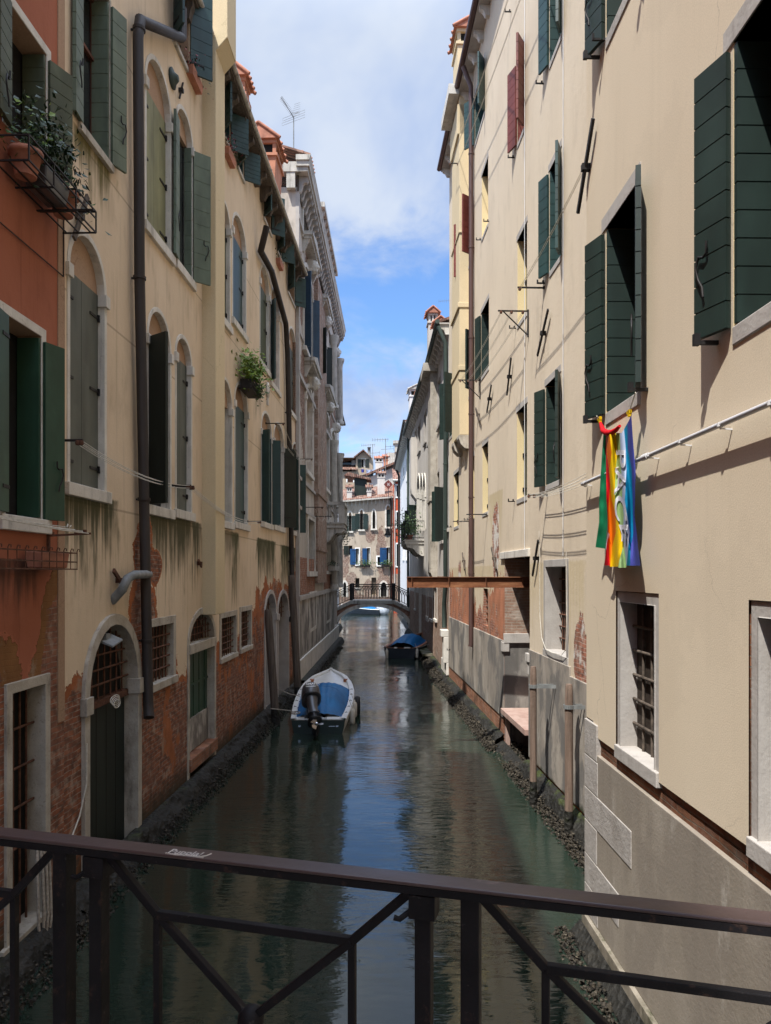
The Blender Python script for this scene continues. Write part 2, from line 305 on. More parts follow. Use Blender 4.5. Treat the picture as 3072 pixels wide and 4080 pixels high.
MT = {}
def setup_materials():
    T = MT
    T['pl_left'] = decay_plaster('plaster_tan_decayed', (.56,.44,.305), (.72,.585,.43), 8.4, 26.2,
        [(8.4,2.65),(9.2,2.75),(10.4,3.1),(11.1,4.0),(11.7,3.7),(12.2,2.7),(13.,2.4),(14.,2.5),(15.5,2.5),(17.2,2.5),(18.8,2.9),(19.5,3.5),(21.5,3.8),(23.5,3.5),(26.2,4.2)], layer=.20, orange_amt=.2, ramp_=2.1,
        patches=[(11.25,4.35,.42,.55),(11.75,4.1,.3,.3)],
        stains=[(8.6,10.2,5.0,1.5,(.055,.058,.03),.95),(11.4,14.3,4.97,1.6,(.06,.06,.032),.95),(14.9,17.0,4.95,1.3,(.07,.065,.04),.7),(16.9,17.35,4.95,2.6,(.06,.065,.028),.95),(19.6,22.2,4.95,1.9,(.05,.055,.022),.95),(23.2,26.,4.9,2.2,(.045,.055,.022),.95),(8.9,10.0,9.45,.9,(.10,.085,.025),.95),(19.5,20.1,9.2,1.5,(.09,.08,.06),.8),(20.7,22.2,7.9,2.2,(.085,.08,.06),.75),(23.5,25.5,8.0,2.6,(.085,.08,.06),.8)],
        lines=(7.35, 4.88, 9.3, 11.3), grime=(.20,.155,.10), gamt=.45)
    T['pl_red'] = decay_plaster('plaster_red_decayed', (.27,.092,.052), (.375,.135,.078), 6., 8.6, [(6.,3.9),(7.,3.6),(7.45,3.3),(7.75,2.8),(8.0,3.2),(8.2,4.0),(8.6,4.2)], layer=.5,
        coat=(.26,.125,.05), grime=(.14,.05,.03), orange_amt=.25, stains=[(6.8,8.0,4.15,.7,(.05,.03,.022),.8)])
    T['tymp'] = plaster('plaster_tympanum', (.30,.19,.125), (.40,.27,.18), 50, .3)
    T['pl_flue'] = plaster('plaster_flue_cream', (.58,.475,.305), (.64,.53,.345), 80, .12, .12, (.5,.4,.25))
    T['pl_near'] = plaster('plaster_cream_rough', (.60,.508,.38), (.68,.585,.445), 90, .32, .16, (.40,.33,.23), (2.3, (.47,.385,.235)))
    T['pl_reveal'] = plaster('plaster_yellow_reveal', (.66,.54,.30), (.74,.60,.36), 60, .2, .1)
    T['pl_mid'] = decay_plaster('plaster_cream_decayed', (.60,.505,.385), (.685,.585,.45), -27.5, -11., 
        [(-27.5,3.9),(-26.2,4.1),(-24.5,3.3),(-22.9,3.9),(-22.2,3.4),(-20.5,3.0),(-19.2,3.4),(-17.9,4.0),(-17.2,3.9),(-16.6,2.4),(-15.,2.1),(-12.2,1.6),(-11.0,2.0)], layer=.1,
        patches=[(-18.2,4.7,.42,1.05),(-22.2,4.3,.34,.7),(-24.3,3.9,.3,.6),(-11.45,2.75,.33,.62)], stains=[(-19.,-17.5,6.0,2.2,(.45,.36,.19),.6),(-26.5,-11.2,4.2,1.8,(.50,.40,.22),.5)],
        brick_c=((.46,.20,.13),(.36,.14,.09),(.52,.44,.37)), coat=(.52,.22,.125), damp=-.3, orange_amt=.75, grime=(.46,.37,.25), gamt=.28, pale=(.62,.58,.53), rsc=(2.2,2.2,.8), ramp_=2.0)
    T['brick_low'] = brickwork('brick_wet_orange', (.31,.145,.085), (.21,.09,.055), (.24,.19,.145), (.05,.04,.03), .7, .15)
    T['brick'] = brickwork('brick_weathered')
    T['brick_pale'] = brickwork('brick_pale', (.33,.22,.165), (.26,.16,.115), (.36,.32,.27), (.15,.125,.10), .55, .5)
    T['stone'] = stone('stone_white', (.50,.47,.42), (.66,.63,.57), (.13,.12,.10), .6)
    T['stone_clean'] = stone('stone_grey_white', (.355,.33,.305), (.455,.43,.40), (.19,.17,.15), .45)
    T['stone_dirty'] = stone('stone_soiled', (.36,.34,.30), (.54,.51,.46), (.055,.05,.045), .85, 2.5)
    T['stone_jamb'] = stone('stone_pitted', (.33,.295,.245), (.48,.44,.375), (.085,.07,.055), .8, 4, (2.5,2.5,.8), .9)
    T['cem_mid'] = cement('cement_streaked', ((.17,.15,.13),(.31,.275,.235),(.43,.385,.33)), (.135,.13,.125), .37)
    T['cem_near'] = cement('cement_grey_beige', ((.235,.205,.165),(.285,.25,.205),(.33,.295,.25)), (.235,.205,.17))
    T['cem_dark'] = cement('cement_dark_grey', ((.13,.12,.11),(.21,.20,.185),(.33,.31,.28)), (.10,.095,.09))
    T['stone_quoin'] = stone('stone_quoin_rough', (.31,.285,.26), (.41,.385,.36), (.21,.19,.165), .5, 6, (1,1,1), .8)
    T['stone_base'] = stone('stone_base_stained', (.13,.115,.085), (.30,.265,.215), (.04,.045,.018), .9, 4, (3,3,1), .8)
    T['landing'] = stone('landing_slab', (.33,.21,.175), (.42,.31,.265), (.20,.15,.12), .6, 4)
    T['cem_palace'] = cement('cement_dark_blotched', ((.22,.20,.18),(.38,.35,.31),(.46,.43,.39)), (.12,.11,.10), .3)
    T['gray_wall'] = plaster('plaster_pale_grey', (.46,.43,.39), (.60,.57,.53), 50, .35, .6, (.27,.235,.20))
    T['white_wall'] = plaster('plaster_cold_white', (.62,.62,.63), (.74,.74,.75), 50, .2, .4, (.45,.44,.43))
    T['pal_wall'] = decay_plaster('plaster_palace_worn', (.40,.36,.31), (.55,.50,.44), 26., 46., [(26.,0.2),(30.,.6),(46.,.4)], layer=.05,
        patches=[(28.,10.6,1.2,2.2),(30.,16.,1.6,1.6),(27.2,14.5,.8,1.2),(34.5,8.,2.,3.),(36.,16.5,2.,1.5),(41.,12.,2.,4.)], brick_c=((.31,.19,.14),(.25,.14,.10),(.40,.36,.31)), coat=(.33,.23,.175), damp=-.5, grime=(.14,.12,.10), gamt=.75, orange_amt=.2)
    T['far_wall'] = decay_plaster('plaster_far_worn', (.33,.275,.215), (.47,.40,.32), -6., 2., [(-6.,1.4),(-3.,1.9),(0.,1.5),(2.,2.)], layer=.1,
        patches=[(-2.6,5.4,1.1,.9),(-3.6,2.9,.7,1.2),(-.4,6.2,.55,2.6),(-1.4,2.5,1.2,.9),(-.1,2.6,.8,1.4),(-4.4,5.,.6,1.6),(-1.6,8.,.5,1.)], brick_c=((.34,.25,.20),(.27,.18,.14),(.44,.39,.34)), coat=(.34,.25,.19), damp=.3, grime=(.22,.18,.14), gamt=.8, orange_amt=-.3)
    T['far_back'] = decay_plaster('plaster_back_house', (.32,.25,.18), (.44,.36,.28), -6., 4., [(-6.,9.),(4.,9.)], layer=.1, patches=[(-3.,12.,1.,.8),(-1.8,13.4,.7,1.)], brick_c=((.42,.27,.2),(.34,.2,.15),(.5,.44,.38)), coat=(.45,.30,.21), grime=(.26,.2,.15), gamt=.6)
    T['red_far'] = plaster('plaster_vermilion', (.45,.075,.035), (.54,.105,.05), 40, .2, .2, (.30,.05,.03))
    T['terr'] = simple('terracotta', (.36,.155,.10), .8, .3, 5)
    T['chim_red'] = simple('plaster_chimney_red', (.44,.20,.125), .9, .25, 2.5)
    g = G('roof_tiles'); x, y, z = g.xyz(); cell = g.vor(5.2, (1,.55,.55), out='Color'); w = g.M('SINE', g.M('MULTIPLY', x, 31.4))
    T['tile'] = g.out(g.mix(g.M('MULTIPLY', g.sm(g.noise(1.5, det=6), .45, .7), .5), g.ramp(g.M('ADD', cell, g.M('MULTIPLY', w, .12)), [(.1, (.12,.065,.05)), (.45, (.25,.12,.085)), (.8, (.35,.215,.16)), (1., (.42,.32,.26))]), (.17,.12,.095)), .9, w, .9, .06)
    T['sh_near'] = shutter_mat('shutter_paint_dark_green', (.012,.026,.022), .22, .5)
    T['sh_teal'] = shutter_mat('shutter_paint_teal', (.018,.048,.048), .2, .45)
    T['sh_sage'] = shutter_mat('shutter_paint_sage', (.105,.135,.095), .25, .55)
    T['sh_moss'] = shutter_mat('shutter_paint_moss', (.062,.075,.045), .35, .6)
    T['sh_olive'] = shutter_mat('shutter_paint_olive', (.185,.185,.095), .15, .6)
    T['sh_grey'] = shutter_mat('shutter_paint_grey', (.085,.092,.075), .2, .6)
    T['sh_red'] = shutter_mat('shutter_paint_oxblood', (.15,.035,.025), .2, .5)
    T['sh_blue'] = shutter_mat('shutter_paint_navy', (.02,.05,.085), .2, .45)
    T['sh_cobalt'] = shutter_mat('shutter_paint_cobalt', (.008,.055,.155), .2, .5)
    T['sh_green'] = shutter_mat('door_paint_green', (.018,.055,.032), .2, .5)
    T['sh_black'] = shutter_mat('door_paint_black_green', (.010,.016,.012), .1, .55)
    T['wood_frame'] = simple('wood_red_brown', (.11,.045,.028), .6, .3, 4, (1,1,.3))
    T['wood_pole'] = simple('wood_pole_brown', (.155,.11,.085), .9, .45, 3, (9,9,.5), .6, bd=.01)
    T['wood_dark'] = simple('wood_dark_grey', (.09,.072,.058), .9, .4, 3, (7,7,.5), .5, bd=.01)
    T['iron'] = simple('iron_black', (.022,.02,.02), .55, .4, 8, metal=.3)
    T['bar_rust'] = simple('iron_bar_pale_rust', (.085,.068,.055), .85, .6, 14)
    T['rust'] = simple('iron_rusty', (.10,.045,.028), .85, .5, 12)
    g = G('steel_beam_rust'); a = g.noise(1.5, sc=(1,1,5), det=8, rough=.7); T['beam'] = g.out(g.ramp(a, [(.25, (.045,.025,.02)), (.5, (.19,.075,.035)), (.75, (.34,.17,.085))]), .8, g.noise(30), .4, .004, .2)
    T['pipe_brown'] = simple('copper_pipe_brown', (.105,.062,.055), .42, .18, 2, (3,3,.4), metal=.35, spec=.5)
    T['pipe_dark'] = simple('copper_pipe_dark', (.040,.033,.030), .6, .3, 2, (3,3,.4), metal=.3)
    T['pipe_green'] = simple('pipe_verdigris', (.045,.065,.058), .6, .3, 2, (4,4,.5))
    T['pipe_grey'] = simple('pipe_grey', (.19,.20,.20), .5, .4, 5)
    T['conduit'] = simple('conduit_white', (.62,.62,.63), .35, .08, 4, spec=.5)
    T['cord'] = simple('cord_pale', (.55,.52,.45), .8, .2, 20)
    T['rope'] = simple('rope_grey', (.36,.32,.27), .9, .35, 30)
    g = G('rail_paint_brown'); n = g.noise(5, sc=(.35,1,1), det=7); c = g.ramp(n, [(.3, (.036,.022,.021)), (.7, (.066,.043,.040))]); c = g.mix(g.M('MULTIPLY', g.sm(g.noise(20, sc=(.5,1,1), det=7, rough=.7), .6, .7), .6), c, (.17,.125,.11)); c = g.mix(g.M('MULTIPLY', g.sm(g.noise(13, det=7, rough=.7, loc=(5,5,5)), .60, .70), .7), c, (.03,.02,.019))
    T['rail_top'] = g.out(c, g.ramp(g.noise(8, sc=(.4,1,1)), [(.3, .28), (.7, .55)]), g.noise(45, det=5), .3, .002, spec=.5)
    g = G('rail_paint_black'); n = g.noise(9, det=6); c = g.ramp(n, [(.3, (.004,.004,.005)), (.7, (.009,.008,.010))]); c = g.mix(g.M('MULTIPLY', g.sm(g.noise(26, det=7, rough=.7), .58, .68), .7), c, (.045,.026,.02)); c = g.mix(g.M('MULTIPLY', g.sm(g.noise(60, det=4, loc=(3,3,3)), .66, .74), .6), c, (.06,.055,.055))
    T['rail'] = g.out(c, g.ramp(g.noise(14), [(.3, .45), (.7, .7)]), g.M('ADD', g.noise(40, det=5), g.noise(9)), .5, .003, spec=.2)
    g = G('window_glass_dark'); T['glass'] = g.out(g.ramp(g.noise(1.2), [(.35, (.012,.013,.014)), (.7, (.03,.032,.034))]), .08, spec=.5)
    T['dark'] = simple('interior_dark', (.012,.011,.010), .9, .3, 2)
    T['curtain'] = simple('curtain_white', (.55,.54,.52), .8, .2, 6, (8,8,.3))
    T['mesh_rust'] = simple('window_mesh_dark', (.035,.026,.02), .8, .4, 40)
    T['hull_white'] = simple('gelcoat_white', (.66,.66,.64), .3, .1, 3, bs=.05, spec=.5)
    T['hull_green'] = simple('hull_paint_green', (.010,.022,.017), .4, .3, 3, spec=.5)
    T['hull_navy'] = simple('hull_paint_navy', (.014,.022,.034), .45, .3, 3, spec=.5)
    T['varnish'] = simple('wood_varnish_orange', (.30,.115,.05), .5, .35, 6)
    g = G('tarpaulin_blue'); T['tarp'] = g.out(g.ramp(g.noise(2.5, sc=(1,.5,1), det=5), [(.3, (.003,.085,.23)), (.7, (.006,.14,.36))]), .55, g.noise(5, sc=(1.4,.4,1), det=5, dist=.5), .5, .05, spec=.3)
    T['tarp_pale'] = simple('tarpaulin_pale', (.45,.50,.57), .6, .2, 4, bs=.6, bd=.05)
    T['motor_grey'] = simple('motor_paint_grey', (.085,.088,.095), .32, .15, 5, bs=.05, metal=.4, spec=.5)
    T['motor_dark'] = simple('motor_paint_dark', (.03,.031,.034), .4, .2, 5, bs=.05, spec=.5)
    T['steel'] = simple('steel_bright', (.55,.55,.56), .25, .1, 5, metal=1)
    T['fender'] = simple('fender_offwhite', (.56,.52,.44), .5, .12, 5)
    T['rubber'] = simple('rubber_black', (.015,.016,.017), .7, .3, 5)
    T['white_paint'] = simple('paint_white', (.78,.78,.76), .6, .05, 8)
    T['scrawl'] = simple('paint_scrawl_grey', (.46,.43,.40), .8, .2, 60)
    for nm, c in (('red',(.50,.006,.012)),('orange',(.66,.15,.003)),('yellow',(.66,.42,.004)),('green',(.29,.44,.18)),('sky',(.36,.43,.58)),('teal',(.003,.18,.34)),('violet',(.055,.065,.30)),('darkgreen',(.010,.17,.075)),('white',(.55,.55,.60))):
        g = G('cloth_'+nm); T['c_'+nm] = g.out(g.ramp(g.noise(3), [(.3, tuple(q*.9 for q in c)), (.7, c)]), .6, g.noise(160), .1, .002, spec=.12)
    for nm, c in (('leaf', (.055,.115,.022)), ('leaf_lime', (.17,.26,.035)), ('leaf_dark', (.022,.048,.016)), ('flower', (.42,.05,.08))):
        g = G('foliage_'+nm); g.K(.15, g.b.inputs['Subsurface Weight']) if False else None
        T[nm] = g.out(g.ramp(g.noise(9, det=3), [(.3, tuple(q*.55 for q in c)), (.7, tuple(q*1.3 for q in c))]), .5, spec=.35)
    g = G('footing_mossy'); x, y, z = g.xyz(); a = g.noise(2.5, det=8, rough=.68); zz = g.M('ADD', z, g.M('MULTIPLY', g.noise(4, det=5), .22))
    c = g.ramp(a, [(.3, (.006,.006,.005)), (.56, (.017,.016,.013)), (.80, (.065,.058,.046))])
    c = g.mix(g.M('MULTIPLY', g.sm(zz, .34, .44), g.sm(g.noise(3, det=6, loc=(2,2,2)), .44, .58)), c, (.035,.046,.010))
    T['footing'] = g.out(c, .7, g.M('ADD', g.noise(18, det=6), g.vor(14)), 1.0, .03, spec=.35)
    g = G('barnacle_shell'); T['barn'] = g.out(g.ramp(g.noise(25, det=4), [(.38, (.014,.012,.010)), (.60, (.055,.046,.033)), (.80, (.24,.21,.16))]), .8, g.noise(60), .8, .01)
    g = G('moss_stone'); T['moss_ledge'] = g.out(g.mix(g.sm(g.noise(2.5, det=7), .42, .58), (.16,.145,.115), (.045,.055,.012)), .9, g.noise(25, det=5), .8, .015)
    # water: murky green body with rippled mirror surface
    g = G('canal_water'); x, y, z = g.xyz()
    r1 = g.noise(2.2, sc=(.5,1.5,1), det=3, rough=.5, dist=.7); r2 = g.noise(6.5, sc=(.42,1.5,1), det=4, rough=.55, dist=.4); r3 = g.noise(.5, sc=(.8,1,1), det=2)
    amp = g.M('ADD', .30, g.M('MULTIPLY', g.sm(g.noise(.22, det=3, loc=(4,1,0)), .40, .60), .9))
    h = g.M('MULTIPLY', g.M('ADD', g.M('ADD', r1, g.M('MULTIPLY', r2, .75)), g.M('MULTIPLY', r3, .6)), amp)
    c = g.ramp(g.noise(.5, det=4), [(.3, (.012,.021,.015)), (.7, (.017,.029,.021))])
    T['water'] = g.out(c, .03, h, .24, .05, spec=.5); g.b.inputs['IOR'].default_value = 1.45; g.b.inputs['Specular IOR Level'].default_value = .85
setup_materials()
# ---------------------------------------------------------------- buildings: local x runs along the facade, local y into the house, z up from the water
class Bld:
    def __init__(s, name, label, cat, O, u, far=1):
        s.O = Vector(O); s.u = Vector(u).normalized(); s.v = Vector((-s.u.y, s.u.x)); s.far = far; s.holes = []
        s.root = thing(name, label, cat, (O[0], O[1], 0), math.atan2(s.u.y, s.u.x))
    def P(s, px, py=HY, d=0.0):                         # photo pixel -> (along, height) on the plane d metres proud of the facade
        r = Vector(((px-CX)/F, 1.0)); A = s.O-s.v*d     # A + a*u = t*r
        det = s.u.x*(-r.y)+r.x*s.u.y
        a = (-A.x*(-r.y)+(-r.x)*A.y)/det
        t = (s.u.x*(-A.y)+s.u.y*A.x)/det
        return a, EZ+(HY-py)/F*t
    def S(s, px, d=0.0): return s.P(px, HY, d)[0]
    def wld(s, a, d, z):
        q = s.O+s.u*a-s.v*d; return Vector((q.x, q.y, z))
    def build(s, mb, name, mats, bev=0, parent=None): return mb.build(name, mats, parent or s.root, bev)
    def wall(s, outline, mat, depth=6.0, name='wall', cuts=()):
        """front face split into strips round every opening, plus sides; sloping outlines are triangulated"""
        mb = MB(); xs = [p[0] for p in outline]; zs = [p[1] for p in outline]; X0, X1, Z0, Z1 = min(xs), max(xs), min(zs), max(zs)
        box = [(min(p[0] for p in h), max(p[0] for p in h), min(p[1] for p in h), max(p[1] for p in h)) for h in s.holes]+list(cuts)
        rect = len(outline) == 4 and all(x in (X0, X1) and z in (Z0, Z1) for x, z in outline)
        if rect:
            cx = sorted({X0, X1}|{min(max(q, X0), X1) for b in box for q in b[:2]})
            for a, c in zip(cx, cx[1:]):
                if c-a < 1e-6: continue
                m = (a+c)/2; z = Z0
                for lo, hi in sorted((b[2], b[3]) for b in box if b[0] < m < b[1]):
                    if lo > z+1e-6: mb.add([(a,0,z),(c,0,z),(c,0,min(lo,Z1)),(a,0,min(lo,Z1))], [(0,1,2,3)])
                    z = max(z, hi)
                if z < Z1-1e-6: mb.add([(a,0,z),(c,0,z),(c,0,Z1),(a,0,Z1)], [(0,1,2,3)])
            for h, b in zip(s.holes, box):
                if len(h) > 4:
                    arc = h[2:]; k = len(arc)//2
                    for pts, xc in ((arc[:k+1], b[1]), (arc[k:], b[0])):
                        for p, q in zip(pts, pts[1:]): mb.add([(xc,0,b[3]),(p[0],0,p[1]),(q[0],0,q[1])], [(0,1,2)])
        else:
            loops = [[Vector((a, 0, z)) for a, z in outline]]+[[Vector((a, 0, z)) for a, z in h] for h in s.holes]
            mb.add([v for l in loops for v in l], [tuple(t) for t in tessellate_polygon(loops)])
        n = len(outline)
        b = [(a, 0, z) for a, z in outline]+[(a, depth, z) for a, z in outline]
        mb.add(b, [(i, n+i, n+(i+1)%n, (i+1)%n) for i in range(n)]+([tuple(range(n, 2*n))] if depth > 1 else []))
        return s.build(mb, name, mat)
def repeat(o, offs):                                   # more of the same part further along its facade
    for dx in offs:
        c = o.copy(); COL.objects.link(c); c.parent = o.parent; c.location = o.location+Vector((dx, 0, 0))
def hole_poly(s0, s1, z0, z1, rise, n=12):
    if not rise: return [(s0,z0),(s1,z0),(s1,z1),(s0,z1)]
    zs = z1-rise; c = (s0+s1)/2; r = (s1-s0)/2
    return [(s0,z0),(s1,z0)]+[(c+r*math.cos(math.pi*i/n), zs+rise*math.sin(math.pi*i/n)) for i in range(n+1)]
def leaf_mb(hx, hy, ang, w, z0, z1, t=.04, nb=9, straps=0):
    """one shutter leaf hinged at (hx,hy): horizontal boards with dark joints; mats 0 paint, 1 iron"""
    mb = MB(); e = Vector((math.cos(ang), math.sin(ang), 0)); n = Vector((-e.y, e.x, 0)); o = Vector((hx, hy, 0))
    g = .005; hb = (z1-z0)/nb
    mb.obox(o-n*t*.38+e*.01+Vector((0,0,z0+.004)), e*(w-.02), n*t*.76, Vector((0,0,z1-z0-.008)))
    for i in range(nb):
        mb.obox(o-n*t/2+Vector((0,0,z0+i*hb+g)), e*w, n*t, Vector((0,0,hb-2*g)))
    mb.mi = 1
    for k in range(straps):
        z = z0+(z1-z0)*(.12+.76*k/max(1, straps-1))
        mb.obox(o-n*(t/2+.008)+Vector((0,0,z)), e*w*.6, n*(t+.016), Vector((0,0,.035)))
    return mb
def shook(mb, p, e, n, k=1.0):                          # wrought S-shaped catch on a shutter leaf
    p, e, n = Vector(p), Vector(e), Vector(n); Z = Vector((0,0,1))
    pts = [p+n*.03+e*(x*k)+Z*(z*k) for x, z in ((-.03,.10),(-.03,.02),(0,.0),(.045,.02),(.07,-.06),(.045,-.14),(.01,-.20),(.0,-.27))]
    mb.tube(pts, .009*k, 6)
def win(b, s0, s1, z0, z1, rise=0, rv=.22, fw=0, fm='stone', fe=.035, rm=None, sill=None, pane='glass', sash=None, tymp=False, sh='', sm='sh_near', nb=9,
        lw=None, a_n=18, a_f=17, grille=None, impost=False, dz=.03, name='window', open_bottom=True, curtain=False, sillm=None, hook=0, gd=.07, head=None, doorz=None, rtop=0):
    """opening + reveal + pane; children: frame, sill, shutters, grille. far: jamb away from the camera"""
    if s0 > s1: s0, s1 = s1, s0
    hp = hole_poly(s0, s1, z0, z1, rise); b.holes.append(hp); w = s1-s0; zs = z1-rise
    rmat = MT[rm or (fm if fw else 'pl_reveal')]
    mb = MB(); n = len(hp)
    mb.add([(x,0,z) for x,z in hp]+[(x,rv+.02,z) for x,z in hp], [(i,(i+1)%n,n+(i+1)%n,n+i) for i in range(n)])
    mb.mi = 1; mb.add([(x,rv,z) for x,z in hp], [tuple(range(n))])
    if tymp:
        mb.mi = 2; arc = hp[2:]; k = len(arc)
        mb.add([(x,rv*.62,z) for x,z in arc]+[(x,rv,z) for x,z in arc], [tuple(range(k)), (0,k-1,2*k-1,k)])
    if sash:
        mb.mi = 3; q = .045
        mb.box(s0,s0+q,rv-.05,rv-.004,z0,zs); mb.box(s1-q,s1,rv-.05,rv-.004,z0,zs); mb.box((s0+s1)/2-q/2,(s0+s1)/2+q/2,rv-.055,rv-.004,z0,zs)
        mb.box(s0,s1,rv-.05,rv-.003,zs-q,zs); mb.box(s0,s1,rv-.05,rv-.003,z0,z0+q); mb.box(s0,s1,rv-.052,rv-.003,z0+(zs-z0)*.62,z0+(zs-z0)*.62+q)
    if curtain:
        mb.mi = 4; mb.box(s0+w*.52, s1-.05, rv-.003, rv+.01, z0+.05, zs-.05)
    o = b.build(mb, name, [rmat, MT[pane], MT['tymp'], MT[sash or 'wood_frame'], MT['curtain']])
    if fw:
        fb = MB(); c = (s0+s1)/2
        if rise:
            r = w/2; N = 14
            inn = [(s0,z0),(s0,zs)]+[(c-r*math.cos(math.pi*i/N), zs+rise*math.sin(math.pi*i/N)) for i in range(1,N)]+[(s1,zs),(s1,z0)]
            out = [(s0-fw,z0),(s0-fw,zs)]+[(c-(r+fw)*math.cos(math.pi*i/N), zs+(rise+fw)*math.sin(math.pi*i/N)) for i in range(1,N)]+[(s1+fw,zs),(s1+fw,z0)]
        else:
            inn = [(s0,z0),(s0,z1),(s1,z1),(s1,z0)]; out = [(s0-fw,z0),(s0-fw,z1+fw),(s1+fw,z1+fw),(s1+fw,z0)]
        fb.ringstrip(out, inn, -fe, .02, .0)
        if impost:
            ih = impost if impost is not True else .16
            for a, c2 in ((s0-fw-.03, s0+.025), (s1-.025, s1+fw+.03)): fb.box(a, c2, -fe-.035, rv*.5, zs-ih, zs)
        b.build(fb, 'frame', MT[fm], .006, o)
    if sill:
        h, p, ov = sill; sb = MB(); sb.box(s0-ov, s1+ov, -p, rv*.8, z0-h, z0+.004); b.build(sb, 'sill', MT[sillm or (fm if fw else 'stone')], .008, o)
    sf, sn = (s1, s0) if b.far > 0 else (s0, s1); df = b.far; lw = lw or .25
    top = (zs if rise else z1)-.02; bot = z0+.02+dz*0
    M2 = [MT[sm], MT['iron']]
    def A(deg_out, toward_far):                        # direction in plan: deg_out degrees off the wall plane, outward, toward far/near end
        x = df if toward_far else -df; a = rad(deg_out); return math.atan2(-math.sin(a), x*math.cos(a))
    for ch in sh:
        if ch == 'F':
            m = leaf_mb(sf-df*.028, .0, math.pi/2, min(rv-.02, lw), bot, top, .04, nb); b.build(m, 'shutter', M2, 0, o)
            m = leaf_mb(sf+df*.012, -.03, A(a_f, True), lw, bot-.02, top-.03, .04, nb)
            if hook:
                an = A(a_f, True); e = Vector((math.cos(an), math.sin(an), 0)); nn = Vector((e.y, -e.x, 0)); nn = nn if nn.y < 0 or abs(nn.y) < .01 else -nn
                m.mi = 1; shook(m, Vector((sf, -.04, bot+(top-bot)*.28))+e*lw*.65, e, nn, hook)
            b.build(m, 'shutter', M2, 0, o)
        elif ch == 'N':
            m = leaf_mb(sn-df*.012, -.03, A(a_n, False), lw, bot-.02, top-.01, .045, nb)
            if hook:
                an = A(a_n, False); e = Vector((math.cos(an), math.sin(an), 0)); nn = Vector((e.y, -e.x, 0)); nn = nn if nn.y < 0 else -nn
                m.mi = 1; shook(m, Vector((sn, -.05, bot+(top-bot)*.28))+e*lw*.6, e, nn, hook)
            b.build(m, 'shutter', M2, 0, o)
        elif ch == 'W':                                # single wide leaf swung out on the far side
            m = leaf_mb(sf+df*.01, -.03, A(a_f, True), lw, bot, top, .04, nb, 2); b.build(m, 'shutter', M2, 0, o)
        elif ch == 'V':                                # single wide leaf on the near side
            m = leaf_mb(sn-df*.01, -.03, A(a_n, False), lw, bot, top, .04, nb, 2); b.build(m, 'shutter', M2, 0, o)
        elif ch == 'C':                                # closed pair of plain boards with strap hinges
            y = rv-.07
            for e0, e1, sg in ((s0, (s0+s1)/2-.004, 1), (s1, (s0+s1)/2+.004, -1)):
                m = MB(); m.box(min(e0,e1), max(e0,e1), y, y+.045, bot-.02, top+.02); m.mi = 1
                for zz in (.1, .5, .88):
                    z = bot+(top-bot)*zz; m.box(min(e0, e0+sg*w*.26), max(e0, e0+sg*w*.26), y-.012, y, z, z+.035)
                    m.box(e0-.02 if sg > 0 else e0-.03, e0+.03 if sg > 0 else e0+.02, y-.03, y, z-.03, z+.06)
                b.build(m, 'shutter', M2, 0, o)
        elif ch == 'D':                                # single plain door panel
            m = MB(); z9 = doorz or top; m.box(s0, s1, rv-.06, rv-.01, z0, z9); m.mi = 1
            for i in range(1, 5): m.box(s0+w*i/5-.004, s0+w*i/5+.004, rv-.064, rv-.06, z0, z9)
            b.build(m, 'door', M2, 0, o)
    if grille:
        nv, nh, gm, za, r = grille; m = MB(); za = za or z0
        for i in range(1, nv+1):
            x = s0+w*i/(nv+1); zt = z1 if not rise else zs+rise*math.sqrt(max(0, 1-((x-(s0+s1)/2)/(w/2))**2))
            m.tube([(x,gd,za),(x,gd,zt)], r, 6)
        for i in range(1, nh+1):
            z = za+(z1-za)*i/(nh+1); hw = w/2 if z < zs or not rise else w/2*math.sqrt(max(0, 1-((z-zs)/rise)**2))
            m.tube([((s0+s1)/2-hw,gd-.012,z),((s0+s1)/2+hw,gd-.012,z)], r*1.15, 6)
        b.build(m, 'grille', MT[gm], 0, o)
    return o
def wpx(b, xa, xb, top, bot, **k):
    return win(b, b.S(xa), b.S(xb), b.P(*bot)[1], b.P(*top)[1], **k)
def head(b, parent, s, y, z, r, seed=0):                # carved stone mask on a keystone, looking along the canal
    rr = random.Random(seed); off = Vector((seed*3.1, seed*1.7, 0)); mb = MB()
    def fn(u, v):
        a = 2*math.pi*u; t = math.pi*v; d = Vector((math.sin(t)*math.cos(a), math.sin(t)*math.sin(a), math.cos(t)))
        q = 1+.24*noise.noise(d*3.6+off)+.16*noise.noise(d*8+off)
        f = max(0, -d.y)                                # face side looks out over the water
        q += .28*math.exp(-((d.x/.16)**2+((d.z+.02)/.28)**2))*f-.13*math.exp(-(((abs(d.x)-.30)/.14)**2+((d.z-.14)/.12)**2))*f-.10*math.exp(-((d.x/.3)**2+((d.z+.36)/.07)**2))*f
        q += .20*max(0, -d.z-.45)+.10*max(0, d.z-.35)*(1+noise.noise(d*8+off))
        return (s+d.x*r*.85*q, y+d.y*r*q, z+d.z*r*1.2*q)
    mb.grid(fn, 28, 18); mb.box(s-r*.75, s+r*.75, y, y+r*1.2, z-r*.9, z+r*1.15)
    return b.build(mb, 'keystone_head', MT['stone'], 0, parent)
